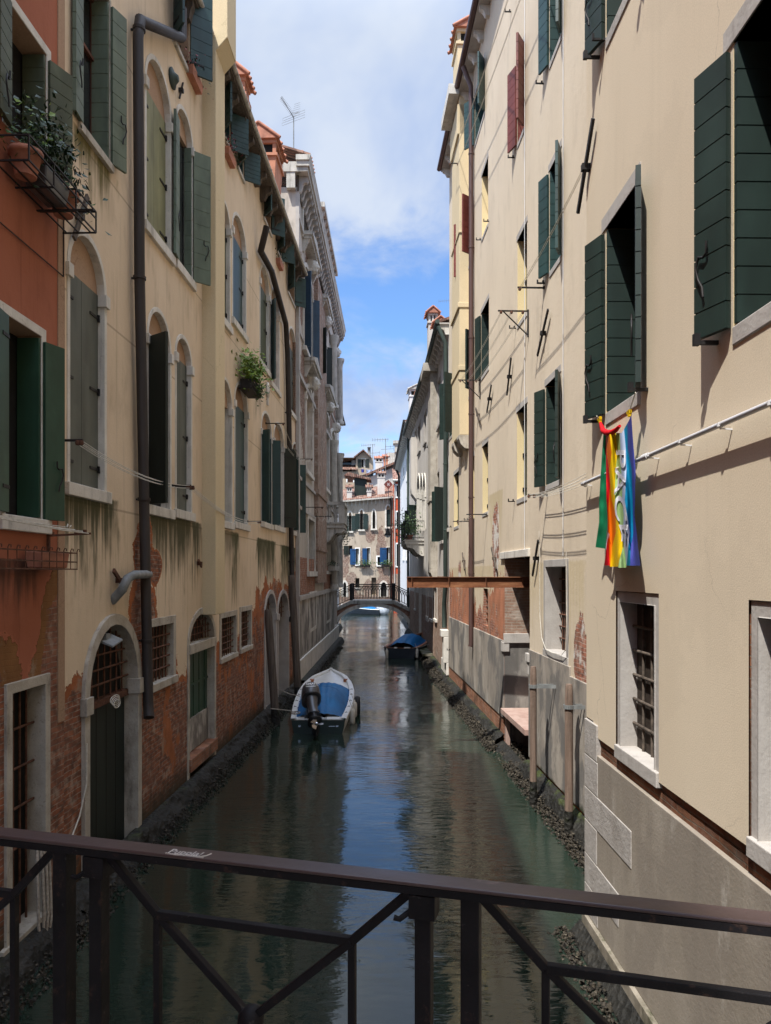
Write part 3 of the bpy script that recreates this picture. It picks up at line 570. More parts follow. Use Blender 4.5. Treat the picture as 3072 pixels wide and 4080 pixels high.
def pipe(b, pts, r, m, name='downpipe', clamps=(), parent=None):
    mb = MB(); mb.tube(pts, r, 12); o = b.build(mb, name, MT[m], 0, parent)
    for z in clamps:
        for p0, p1 in zip(pts, pts[1:]):
            lo, hi = sorted((p0[2], p1[2]))
            if lo <= z <= hi:
                t = (z-p0[2])/(p1[2]-p0[2]); s = p0[0]+(p1[0]-p0[0])*t; y = p0[1]+(p1[1]-p0[1])*t; c = MB()
                c.lathe([(r*1.18,-.022),(r*1.18,.022)], (s,y,z), 12); c.box(s-.012,s+.012,y,0.02,z-.012,z+.012); b.build(c, 'clamp', MT[m], 0, o)
    return o
def anchor_bar(b, p0, p1, d=.05, w=.06, m='iron'):
    a = b.P(*p0); c = b.P(*p1); mb = MB(); mb.bar((a[0],-d,a[1]), (c[0],-d,c[1]), w, .03, (0,1,0))
    q = ((a[0]+c[0])/2, (a[1]+c[1])/2); mb.box(q[0]-.032,q[0]+.032,-d-.04,0,q[1]-.035,q[1]+.035)
    return b.build(mb, 'anchor_bar', MT[m])
def whook(b, px, py, k=.13):                            # L-shaped iron shutter hook standing out of the wall
    s, z = b.P(px, py); mb = MB()
    mb.bar((s,0,z),(s,-k,z),.022); mb.box(s-.011,s+.011,-k-.01,-k+.012,z-.01,z+.06); mb.box(s-.01,s+.01,-.05,-.02,z,z+.05)
    return b.build(mb, 'shutter_hook', MT['iron'])
def eave(b, s0, s1, z, over=.35, gut='pipe_dark', corb=None, step=.75, cm='wood_dark', wallm=None, soffit='stone_dirty', rdep=5.0, pitch=.36, gr=.085):
    """roof slope with tiles, soffit board, gutter and bracket ends"""
    mb = MB(); mb.prismx([(-over,z+.03),(-over,z+.12),(rdep,z+.12+(rdep+over)*pitch),(rdep,z+.03+(rdep+over)*pitch-.05)], s0, s1); r = b.build(mb, 'roof', MT['tile'])
    mb = MB(); mb.box(s0, s1, -over, .0, z-.03, z+.028); b.build(mb, 'soffit', MT[soffit], 0, r)
    if gut:
        mb = MB(); mb.tube([(s0,-over-gr*.8,z+.07),(s1,-over-gr*.8,z+.07)], gr, 10); b.build(mb, 'gutter', MT[gut], 0, r)
    if corb:
        mb = MB(); n = int((s1-s0-.25)/step); x = s0+.1; h = corb
        mb.prismx([(0,z-.03),(-over+.04,z-.03),(-over+.04,z-.03-h*.35),(-over*.55,z-.03-h*.55),(-over*.35,z-.03-h),(0,z-.03-h)], x, x+.15)
        repeat(b.build(mb, 'corbel', MT[cm], 0, r), [i*step+RD.uniform(-.03,.03) for i in range(1, n+1)])
    return r
def footing(b, s0, s1, d0=.10, d1=.5, z0=.30, zb=-.25, mat='footing', amp=.10, seed=0):
    mb = MB(); n = max(6, int((s1-s0)/.09)); off = Vector((seed, 0, 0))
    def fn(u, v):
        s = s0+(s1-s0)*u; k = noise.noise(Vector((s*1.7, v*2, seed)))*.5+noise.noise(Vector((s*6, v*5, seed+3)))*.5+noise.noise(Vector((s*15, v*9, seed+5)))*.25
        if v < .25: d = d0*(v/.25); z = z0
        else: t = (v-.25)/.75; d = d0+(d1-d0)*t**.8; z = z0+(zb-z0)*t
        e = 1 if v > .2 else .2
        return (s, -d-amp*k*e, z+amp*.6*k*e)
    mb.grid(fn, n, 10); return b.build(mb, 'footing', MT[mat])
BARN = []                                               # barnacle / oyster clusters collected per canal side
def barnacles(b, s0, s1, n, d=(.3,.6), z=(-.05,.25), r=(.02,.055), seed=1):
    rr = random.Random(seed)
    for i in range(n):
        s = rr.uniform(s0, s1); t = rr.random(); dd = d[0]+(d[1]-d[0])*(1-t)+rr.uniform(-.05,.05); zz = z[0]+(z[1]-z[0])*t+rr.uniform(-.03,.03)
        BARN.append((b.wld(s, dd, zz), rr.uniform(*r), rr.random()))
def chimney(b, s0, s1, y0, y1, z0, z1, m, capm='tile', parent=None, openings=True, flare=0, gable='y'):
    """shaft, open louvre stage and little tiled roof"""
    mb = MB(); w = .05
    if flare:
        zc = z1-.95; q = flare
        mb.hexa([(s0,y0,z0),(s1,y0,z0),(s1,y1,z0),(s0,y1,z0),(s0-q,y0-q,zc),(s1+q,y0-q,zc),(s1+q,y1+q,zc),(s0-q,y1+q,zc)]); s0 -= q; s1 += q; y0 -= q; y1 += q
    else:
        zc = z1-.75; mb.box(s0,s1,y0,y1,z0,zc)
    mb.box(s0-w,s1+w,y0-w,y1+w,zc-.1,zc-.02)
    zl = zc+.28
    for x in (s0,(s0+s1)/2-.05,s1-.1):
        for y in (y0,y1-.1): mb.box(x,x+.1,y,y+.1,zc-.02,zl)
    for y in ((y0+y1)/2-.05,): mb.box(s0,s0+.1,y,y+.1,zc-.02,zl); mb.box(s1-.1,s1,y,y+.1,zc-.02,zl)
    mb.box(s0-.03,s1+.03,y0-.03,y1+.03,zl,zl+.1); mb.mi = 1; mb.box(s0+.06,s1-.06,y0+.06,y1-.06,zc-.02,zl)
    o = b.build(mb, 'chimney', [MT[m], MT['dark']], 0, parent)
    c = MB(); h = z1-zl-.1; ov = .12
    if gable == 'y': c.prismx([(y0-ov,zl+.1),((y0+y1)/2,zl+.1+h*.8),(y1+ov,zl+.1)], s0-ov, s1+ov)
    else: c.prism([(s0-ov,zl+.1),((s0+s1)/2,zl+.1+h*.8),(s1+ov,zl+.1)], y0-ov, y1+ov)
    n = 4
    for i in range(n+1):
        for side in (0, 1):
            if gable == 'y':
                x = s0-ov+(s1-s0+2*ov)*i/n; ya = y0-ov-.03 if side == 0 else y1+ov+.03
                c.tube([(x,ya,zl+.1),(x,(y0+y1)/2,zl+.12+h*.8)], .05, 6)
            else:
                y = y0-ov+(y1-y0+2*ov)*i/n; xa = s0-ov-.03 if side == 0 else s1+ov+.03
                c.tube([(xa,y,zl+.1),((s0+s1)/2,y,zl+.12+h*.8)], .05, 6)
    c.lathe([(.09,0),(.10,.06),(.06,.13),(.01,.16)], ((s0+s1)/2,(y0+y1)/2,zl+.1+h*.78), 8)
    if parent is None: c.build('chimney_cap', MT[capm], o)
    else: c.build('chimney_cap', MT[capm], parent)
    return o
def plant(mb, c, rx, ry, rz, n, size=.05, rr=None, droop=0):
    rr = rr or RD; c = Vector(c)
    for i in range(n):
        p = Vector((rr.gauss(0,.42)*rx, rr.gauss(0,.42)*ry, rr.gauss(0,.42)*rz-droop*rr.random()))+c
        d = Vector((rr.uniform(-1,1), rr.uniform(-1,1), rr.uniform(-.5,.9))).normalized(); u = d.orthogonal().normalized(); k = size*rr.uniform(.6,1.4)
        w = d.cross(u)*.5
        mb.add([p, p+d*k*.5+u*k*.32+w*k*.15, p+d*k, p+d*k*.5-u*k*.32+w*k*.15], [(0,1,2,3)])
def stems(mb, c, rx, ry, h, n, r=.004):
    c = Vector(c)
    for i in range(n): mb.tube([c+Vector((RD.uniform(-rx,rx)*.4,RD.uniform(-ry,ry)*.4,-.02)), c+Vector((RD.uniform(-rx,rx)*.7,RD.uniform(-ry,ry)*.7,h*.5)), c+Vector((RD.uniform(-rx,rx),RD.uniform(-ry,ry),h))], r, 4)

# ---------------------------------------------------------------- LEFT BANK
UL = (.0345, 1)
LH = Bld('yellow_house', 'long weathered tan house on the left bank with arched windows and bare brick foot', 'house', (-4.0675, 0), UL)
RH = Bld('red_house', 'brick red plaster house at the left edge with flower racks under its windows', 'house', (-4.03, 0), UL)
def left_house():
    b = LH; P = b.P
    S = dict(fw=.075, fe=.012, impost=True, sill=(.15,.06,.13), rv=.15)
    # upper row
    wpx(b, 318, 435, (435,8), (435,654), rv=.24, sh='FN', sm='sh_sage', nb=11, lw=.26, a_n=6, a_f=22, fw=.05, fm='stone_jamb', fe=.01, sash='wood_frame', hook=1, sill=(.10,.05,.06))
    wpx(b, 582, 678, (625,252), (582,888), rise=.56, tymp=True, sh='C', sm='sh_olive', **S)
    wpx(b, 705, 764, (735,453), (752,1105), rise=.36, tymp=True, sh='FN', sm='sh_sage', nb=9, lw=.34, a_n=8, a_f=48, hook=1, **S)
    wpx(b, 868, 914, (890,800), (912,1300), rise=.36, tymp=True, sh='C', sm='sh_moss', **S)
    wpx(b, 927, 978, (953,872), (975,1336), rise=.5, tymp=True, sh='C', sm='sh_teal', **S)
    wpx(b, 1036, 1071, (1054,1073), (1068,1480), rise=.5, tymp=True, sh='C', sm='sh_moss', **S)
    wpx(b, 1079, 1112, (1095,1160), (1108,1558), rise=.5, tymp=True, sh='N', sm='sh_teal', lw=.3, a_n=30, nb=9, pane='tymp', **S)
    wpx(b, 1150, 1179, (1164,1312), (1176,1660), rise=.6, tymp=True, sh='C', sm='sh_grey', **S)
    # main row
    wpx(b, 277, 414, (350,955), (277,1924), rise=.52, tymp=True, sh='C', sm='sh_grey', **S)
    wpx(b, 591, 676, (633,1248), (595,2012), rise=.5, tymp=True, sh='N', sm='sh_black', lw=.42, a_n=55, nb=1, pane='dark', **S)
    wpx(b, 702, 760, (730,1352), (740,2040), rise=.36, tymp=True, sh='C', sm='sh_grey', **S)
    wpx(b, 872, 922, (900,1518), (918,2084), rise=.5, tymp=True, pane='sh_grey', **S)
    wpx(b, 936, 985, (961,1536), (975,2090), rise=.5, tymp=True, sh='C', sm='sh_teal', **S)
    wpx(b, 1042, 1081, (1062,1650), (1078,2090), rise=.55, tymp=True, sh='FN', sm='sh_teal', lw=.24, a_n=62, a_f=70, nb=8, pane='dark', **S)
    wpx(b, 1091, 1130, (1110,1692), (1128,2104), rise=.55, tymp=True, sh='W', sm='sh_black', lw=.42, a_f=52, nb=1, pane='dark', **S)
    wpx(b, 1163, 1189, (1176,1770), (1186,2122), rise=.55, tymp=True, sh='FN', sm='sh_teal', lw=.24, a_n=60, a_f=68, nb=8, pane='dark', **S)
    # attic windows under the eave
    for xa, xb, yt, yb, st in ((690,752,-130,225,'WV'),(884,915,400,560,'FN'),(945,968,560,690,'FN'),(1050,1078,735,900,'WV'),(1104,1120,930,1020,'FN'),(1146,1172,1065,1190,'WV')):
        xm = (xa+xb)/2
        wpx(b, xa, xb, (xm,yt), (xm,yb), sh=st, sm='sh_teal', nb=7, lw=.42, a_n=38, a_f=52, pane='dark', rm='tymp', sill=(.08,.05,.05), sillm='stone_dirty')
    # water level: doors and barred windows
    dr = wpx(b, 345, 538, (440,2490), (440,3640), rise=.85, rv=.22, fw=.15, fm='stone_jamb', fe=.05, impost=.22, pane='dark', sh='D', sm='sh_black', doorz=2.28, name='water_door', grille=(7,4,'rust',2.32,.014), gd=.12)
    mb = MB(); s0, s1 = b.S(345), b.S(538); mb.box(s0,s1,.09,.21,2.22,2.31); b.build(mb, 'transom', MT['rust'], 0, dr)
    wpx(b, 598, 688, (640,2492), (640,2712), rv=.2, fw=.13, fm='stone_jamb', pane='mesh_rust', grille=(6,4,'rust',None,.015), sill=(.12,.06,.14), fe=.02)
    d1 = wpx(b, 753, 852, (800,2446), (800,3130), rise=.55, rv=.22, fw=.12, fm='stone_jamb', fe=.02, pane='mesh_rust', name='water_door', grille=(8,3,'rust',2.72,.01))
    s0, s1 = b.S(753), b.S(852); mb = MB(); mb.box(s0-.05,s1+.05,-.05,.2,2.52,2.7); b.build(mb, 'lintel', MT['stone_jamb'], .01, d1)
    mb = MB(); n = 9
    for i in range(n): mb.box(s0+(s1-s0)*i/n+.006, s0+(s1-s0)*(i+1)/n-.006, .14+.01*(i%2), .19, 1.25, 2.52)
    mb.box(s0,s1,.12,.2,1.86,1.9); b.build(mb, 'door', MT['sh_green'], 0, d1)
    mb = MB(); mb.box(s0,s1,.12,.2,.62,1.24); b.build(mb, 'door_board', MT['cem_palace'], 0, d1)
    mb = MB(); mb.box(s0-.05,s1+.1,-.06,.2,.36,.60); b.build(mb, 'step', MT['brick_low'], .01, d1)
    for xa, xb, yt, yb in ((880,938,2458,2612),(959,998,2434,2578),(1180,1202,2374,2474)):
        xm = (xa+xb)/2; wpx(b, xa, xb, (xm,yt), (xm,yb), rv=.2, fw=.12, fm='stone_jamb', fe=.02, pane='mesh_rust', grille=(6,5,'rust',None,.013), sill=(.1,.05,.12))
    for xa, xb, yt, yb in ((1055,1097,2366,2830),(1106,1147,2364,2800)):
        xm = (xa+xb)/2; wpx(b, xa, xb, (xm,yt), (xm,yb), rise=.6, rv=.4, fw=.12, fm='stone_clean', fe=.03, impost=.2, pane='stone_clean', name='water_door', grille=(5,4,'rust',2.6,.014), gd=.16)
    b.wall([(8.6,-.4),(26.0,-.4),(26.0,14.42),(8.6,14.42)], MT['pl_left'], 7)
    mb = MB(); mb.box(26.0,26.03,-.01,7,.0,14.4); b.build(mb, 'end_wall', MT['brick'])
    eave(b, 8.6, 14.40, 14.42, .16, 'stone_dirty', .34, .78, 'wood_dark', soffit='wood_dark', gr=.05); r = eave(b, 15.14, 26.0, 14.42, .36, 'stone_dirty', .34, .78, 'wood_dark', soffit='wood_dark', gr=.05)
    # smooth cream flue with its corbelled upper stage
    mb = MB(); s0, s1 = 14.42, 15.12
    mb.box(s0,s1,-.27,.1,3.2,14.2)
    mb.hexa([(s0,-.27,14.18),(s1,-.27,14.18),(s1,.1,14.18),(s0,.1,14.18),(s0,-.50,14.44),(s1,-.50,14.44),(s1,.1,14.44),(s0,.1,14.44)])
    mb.box(s0,s1,-.50,.1,14.42,18.2); b.build(mb, 'flue', MT['pl_flue'], .012)
    chimney(b, 19.2, 19.75, .25, .72, 13.8, 17.25, 'chim_red', 'terr', r)
    chimney(b, 22.4, 23.2, .15, .85, 13.8, 17.6, 'chim_red', 'terr', r, flare=.16)
    # rain pipes
    p = [P(700,-40,.1), P(726,160,.12), P(556,70,.12), P(550,120,.12), P(556,1100,.12), P(590,2790,.12), P(582,2830,.12)]
    pipe(b, [(p[1][0],-.12,p[1][1]+.55),(p[1][0],-.12,p[1][1]+.05),(p[1][0]-.06,-.12,p[1][1]),(p[2][0]+.1,-.12,p[2][1]+.02),(p[2][0]+.03,-.12,p[2][1]),(p[3][0],-.12,p[3][1]-.1),(p[4][0],-.12,p[4][1]),(p[5][0],-.12,p[5][1]),(p[6][0]-.05,-.18,p[6][1]-.1)], .078, 'pipe_dark', clamps=(11.9,8.3,5.1,3.0,1.8))
    q = [P(1066,1000,.3), P(1082,1080,.12), P(1139,1290,.12), P(1146,1420,.12), P(1166,2420,.12), P(1162,2476,.12)]
    pipe(b, [(q[0][0]-.1,-.3,q[0][1]+.6)]+[(a,-.12,z) for a, z in q], .085, 'pipe_dark', clamps=(9.2,6.5,4.4))
    # grey elbow pipe coming out of the broken plaster beside the big pipe
    e = [P(592,2288,.14), P(535,2290,.2), P(508,2305,.2), P(498,2350,.2), P(480,2395,.1)]
    pipe(b, [(a,-d,z) for (a, z), d in zip(e, (.14,.2,.2,.16,-.02))], .062, 'pipe_grey', 'elbow_pipe')
    for p0, p1 in (((438,2272),(488,2352)),): anchor_bar(b, p0, p1, .05, .06, 'rust')
    anchor_bar(b, (330,782), (275,950), .06, .07, 'wood_dark'); anchor_bar(b, (720,330), (706,392), .04, .02, 'iron')
    anchor_bar(b, (780,2232), (793,2258), .05, .05, 'rust')
    mb = MB(); s, z = P(683,313); mb.lathe([(.16,0),(.17,.03),(.10,.06),(.05,.12)], (0,0,0), 16)
    mb.v = [(s+x, -w, z+y) for x, y, w in mb.v]; b.build(mb, 'wall_boss', MT['pipe_green'])
    mb = MB(); s, z = P(1063,1555)                      # carved relief
    mb.lathe([(.10,0),(.17,.02),(.15,.06),(.04,.08)], (0,0,0), 14); mb.v = [(s+x, -w, z+y*1.4) for x, y, w in mb.v]; mb.box(s-.06,s+.06,-.05,.02,z-.42,z-.2); b.build(mb, 'carved_shield', MT['stone'])
    footing(b, 8.6, 26.0, .06, .50, .25, -.25, seed=1, amp=.17); barnacles(b, 8.7, 26, 2600, (.30,.58), (-.06,.10), (.010,.028), 5)
def red_house():
    b = RH; P = b.P
    wpx(b, 30, 183, (165,193), (150,640), rv=.26, fw=.10, fm='stone', fe=.012, rm='tymp', sh='FN', sm='sh_moss', nb=8, lw=.30, a_n=10, a_f=24, hook=1, pane='dark')
    wpx(b, 18, 163, (156,1337), (150,2070), rv=.26, fw=.10, fm='stone', fe=.012, rm='tymp', sh='FV', sm='sh_green', nb=1, lw=.27, a_n=9, a_f=20, hook=.9, pane='dark', sill=(.15,.06,.14))
    wpx(b, 40, 172, (172,2725), (100,3700), rv=.20, fw=.11, fm='stone_jamb', fe=.03, pane='dark', grille=(4,5,'rust',None,.013), sill=(.16,.05,.2), gd=.12)
    b.wall([(-22,-.4),(8.6,-.4),(8.6,16.6),(-22,16.6)], MT['pl_red'], 7)
    eave(b, -22, 8.6, 16.6, .4, 'pipe_dark', .3, .8)
    mb = MB(); mb.box(8.44,8.6,-.012,.04,2.3,16.5); b.build(mb, 'corner_strip', MT['tymp'])
    footing(b, -6, 8.6, .06, .5, .25, -.25, seed=4, amp=.17); barnacles(b, 5.5, 8.7, 700, (.30,.56), (-.06,.12), (.01,.026), 6)
left_house(); red_house()

# ---- palace beyond the yellow house
PA = Bld('stone_palace', 'grey white stone palace on the left bank with carved heads and scrolled cornice', 'palace', (-3.412, 0), (.012, 1))
def palace():
    b = PA; P = b.P
    kw = dict(fw=.17, fm='stone', fe=.07, rv=.25)
    def pedi(o, s0, s1, z, d=.34):
        mb = MB(); mb.box(s0-.3,s1+.3,-d,.05,z,z+.12); mb.box(s0-.36,s1+.36,-d-.07,.05,z+.12,z+.26); mb.prism([(s0-.36,z+.26),(s1+.36,z+.26),((s0+s1)/2,z+.62)], -d-.04, .02)
        for x in (s0-.26, s1+.1): mb.prismx([(0,z),(-d*.8,z),(-d*.5,z-.2),(-.06,z-.45),(0,z-.45)], x, x+.16)
        b.build(mb, 'pediment', MT['stone_dirty'], 0, o)
    def wq(xa, xb, yt, yb, ped=False, hd=None, **k):
        xm = (xa+xb)/2; kk = dict(kw); kk.update(k); o = wpx(b, xa, xb, (xm,yt), (xm,yb), **kk); s0, s1 = b.S(xa), b.S(xb); z1 = P(xm,yt)[1]
        if hd is not None: head(b, o, (s0+s1)/2, -.24, z1+.22, .21, hd)
        if ped: pedi(o, s0, s1, z1+.62)
        return o
    wq(1203,1225,800,985, fw=.12, pane='curtain')
    wq(1208,1240,1085,1425, True, 1, rise=.5, sh='FN', sm='sh_blue', lw=.33, a_n=60, a_f=62, nb=9, impost=True, sill=(.16,.16,.3), pane='dark')
    wq(1216,1240,1550,1885, True, 2, rise=.5, impost=True, sill=(.16,.12,.2), pane='tymp')
    wq(1223,1249,2073,2277, fw=.2, sill=(.2,.15,.25), pane='dark')
    wq(1229,1255,2372,2500, fw=.16, pane='wood_dark', sill=(.14,.06,.1))
    wq(1268,1288,1000,1145, fw=.12, sash='hull_navy')
    wq(1274,1296,1300,1520, True, 3, rise=.5, sh='FN', sm='sh_black', lw=.33, a_n=60, a_f=62, nb=1, impost=True, sill=(.16,.14,.2), pane='dark')
    wq(1284,1308,1640,1945, True, 4, rise=.5, impost=True, sill=(.16,.12,.2), pane='dark')
    wq(1296,1311,2095,2275, fw=.16, pane='wood_dark', sill=(.16,.12,.2))
    wq(1297,1314,2358,2470, fw=.14, pane='dark', sill=(.12,.06,.1))
    wq(1318,1332,1420,1600, False, 5, rise=.5, impost=True, pane='dark'); wq(1318,1332,1720,1960, False, 6, rise=.5, impost=True, pane='wood_frame'); wq(1318,1334,2110,2290, fw=.14, pane='dark')
    b.wall([(26.04,-.4),(44.,-.4),(44.,17.6),(26.04,17.6)], MT['pal_wall'], 8)
    # pilasters, string courses, corner quoins
    mb = MB(); s0, s1 = b.S(1252), b.S(1288); mb.box(s0,s1,-.16,.05,3.6,16.6); mb.box(s0-.05,s1+.05,-.2,.05,7.4,7.6); mb.box(s0-.05,s1+.05,-.2,.05,5.0,5.15); b.build(mb, 'brick_pilaster', MT['brick_pale'])
    mb = MB()
    for z, h, d in ((.9,.12,.05),(3.05,.16,.1),(6.3,.12,.08),(7.35,.12,.08),(11.0,.16,.08),(12.6,.12,.05),(16.5,.14,.08)): mb.box(26.04,44.02,-d,.05,z,z+h)
    mb.box(26.03,26.3,-.06,.06,1.,17.5)
    b.build(mb, 'string_course', MT['stone_clean'])
    for px, zz in ((1313,(3.2,6.3)),(1338,(3.2,6.3)),(1313,(7.5,11.)),(1338,(7.5,11.)),(1313,(12.7,16.5)),(1338,(12.7,16.5))):
        s = b.S(px); z0, z1 = zz; mb = MB()
        mb.lathe([(.26,0),(.26,.16),(.19,.22),(.2,.3),(.17,z1-z0-.5),(.2,z1-z0-.42),(.19,z1-z0-.38),(.28,z1-z0-.12),(.28,z1-z0)], (s,-.22,z0), 14); b.build(mb, 'column', MT['stone_dirty'])
    mb = MB(); mb.box(26.04,44.0,-.12,.0,.2,.95); b.build(mb, 'plinth', MT['stone'])
    mb = MB(); mb.box(26.05,b.S(1330),-.05,.0,.96,3.04); b.build(mb, 'rendered_base', MT['cem_palace'])
    mb = MB(); mb.box(26.2,b.S(1252)-.05,-.03,.0,3.24,4.6); b.build(mb, 'brick_panel', MT['brick']); mb = MB(); mb.box(b.S(1290),39,-.03,0,3.24,4.4); b.build(mb, 'brick_panel', MT['brick'])
    footing(b, 26.0, 44.0, .30, .55, .26, -.25, 'footing', .05, 7); barnacles(b, 26, 40, 500, (.4,.62), (-.05,.12), (.02,.05), 9)
    # cornice with S-scroll brackets
    mb = MB(); mb.box(25.75,44.2,-.40,.0,18.0,18.16); mb.box(25.68,44.25,-.46,.0,18.16,18.34); mb.prismx([(-.46,18.34),(-.52,18.52),(0,18.52),(0,18.34)],25.62,44.3)
    mb.prism([(25.75,18.0),(25.75,18.34),(26.1,18.34),(26.1,18.0)], -.0, 5)
    c = b.build(mb, 'cornice', MT['stone_dirty']); mb = MB(); mb.box(26.0,44.0,-.05,0,17.45,18.0); b.build(mb, 'frieze', MT['wood_dark'], 0, c)  # frieze borrows the dark wood colour to paint shade between the brackets
    mb = MB(); sc = [(0,0),(-.36,0),(-.38,-.10),(-.34,-.2),(-.25,-.2),(-.19,-.26),(-.16,-.40),(-.10,-.52),(-.03,-.54),(0,-.5)]
    mb.prismx([(y,17.99+z) for y, z in sc], 26.1, 26.27); repeat(b.build(mb, 'scroll_bracket', MT['stone_clean'], 0, c), [.52*i for i in range(1, 35)])
    mb = MB(); mb.box(25.78,26.0,.05,.35,17.45,18.); b.build(mb, 'corner_bracket', MT['stone_dirty'], 0, c)
    mb = MB(); mb.prismx([(-.5,18.53),(-.5,18.60),(6,20.6),(6,20.5)], 25.7, 44.3); rf = b.build(mb, 'roof', MT['tile'])
    chimney(b, 31.2, 32.1, .2, .75, 18.3, 21.8, 'chim_red', 'terr', rf)
    mb = MB(); mb.box(37.8,46,.5,3,17.5,22.6); mb.mi = 1; mb.box(37.5,46.3,.12,3.2,22.6,22.85)
    s = 37.9
    while s < 46: mb.prismx([(.5,22.59),(.18,22.59),(.18,22.45),(.3,22.3),(.5,22.1)], s, s+.2); s += .95
    b.build(mb, 'attic_storey', [MT['chim_red'], MT['stone_dirty']])
    # balcony
    s0, s1, z = 36.2, 38.6, 6.25
    mb = MB(); mb.box(s0,s1,-.95,.05,z,z+.2); mb.box(s0-.05,s1+.05,-1.0,.05,z+.2,z+.27); mb.box(s0,s1,-.98,-.72,z+1.12,z+1.28); mb.box(s0,s0+.26,-.98,0,z+1.12,z+1.28); mb.box(s0,s0+.3,-.96,-.68,z+.27,z+1.12); mb.box(s1-.3,s1,-.96,-.68,z+.27,z+1.12)
    for x in [s0+.42+i*.3 for i in range(6)]: mb.lathe([(.07,0),(.07,.08),(.04,.12),(.09,.34),(.05,.5),(.09,.62),(.05,.76),(.07,.85)], (x,-.84,z+.27), 10)
    for y in (-.5,-.22): mb.lathe([(.07,0),(.07,.08),(.04,.12),(.09,.34),(.05,.5),(.09,.62),(.05,.76),(.07,.85)], (s0+.14,y,z+.27), 10)
    bo = b.build(mb, 'balcony', MT['stone_dirty'])
    mb = MB()
    for x in (s0+.05,): mb.prismx([(0,z),(-.92,z),(-.96,z-.14),(-.84,z-.26),(-.6,z-.24),(-.4,z-.38),(-.3,z-.58),(-.1,z-.72),(0,z-.72)], x, x+.24)
    repeat(b.build(mb, 'scroll_bracket', MT['stone_dirty'], 0, bo), (.95, 2.05))
    mb = MB(); plant(mb, (s1-.1,-.9,z-.1), .4,.25,.5, 160, .09, None, .5); b.build(mb, 'hanging_weeds', MT['leaf_dark'], 0, bo)
    mb = MB(); mb.box(b.S(1303),40.5,-.42,.05,4.15,4.42); b.build(mb, 'ledge', MT['stone_dirty'])
    mb = MB(); plant(mb, (37.4,-.3,4.5), 1.2,.2,.14, 140, .07); b.build(mb, 'ledge_weeds', MT['leaf_dark'])
palace()
L3 = Bld('white_house', 'narrow pale house at the left end of the far footbridge with a tiled chimney stack', 'house', (-3.45, 0), (0, 1))
def white_house():
    b = L3
    for z in (3.6, 7.0, 10.4):
        for s in (46.5, 49.2, 51.9): win(b, s, s+1.0, z, z+1.7, fw=.12, pane='sh_black', sill=(.1,.06,.1))
    b.wall([(44.35,-.4),(55.,-.4),(55.,15.),(44.35,15.)], MT['white_wall'], 6)
    r = eave(b, 44.35, 55., 15., .35, 'pipe_dark', .3, .8, 'stone_dirty')
    mb = MB(); mb.box(46.6,47.4,-.42,.1,9,17.6); b.build(mb, 'flue', MT['white_wall']); chimney(b, 46.62, 47.38, -.40, .25, 17.59, 19.2, 'white_wall', 'terr', r)
    footing(b, 44.3, 55, .1, .4, .3, -.2, seed=11)
white_house()
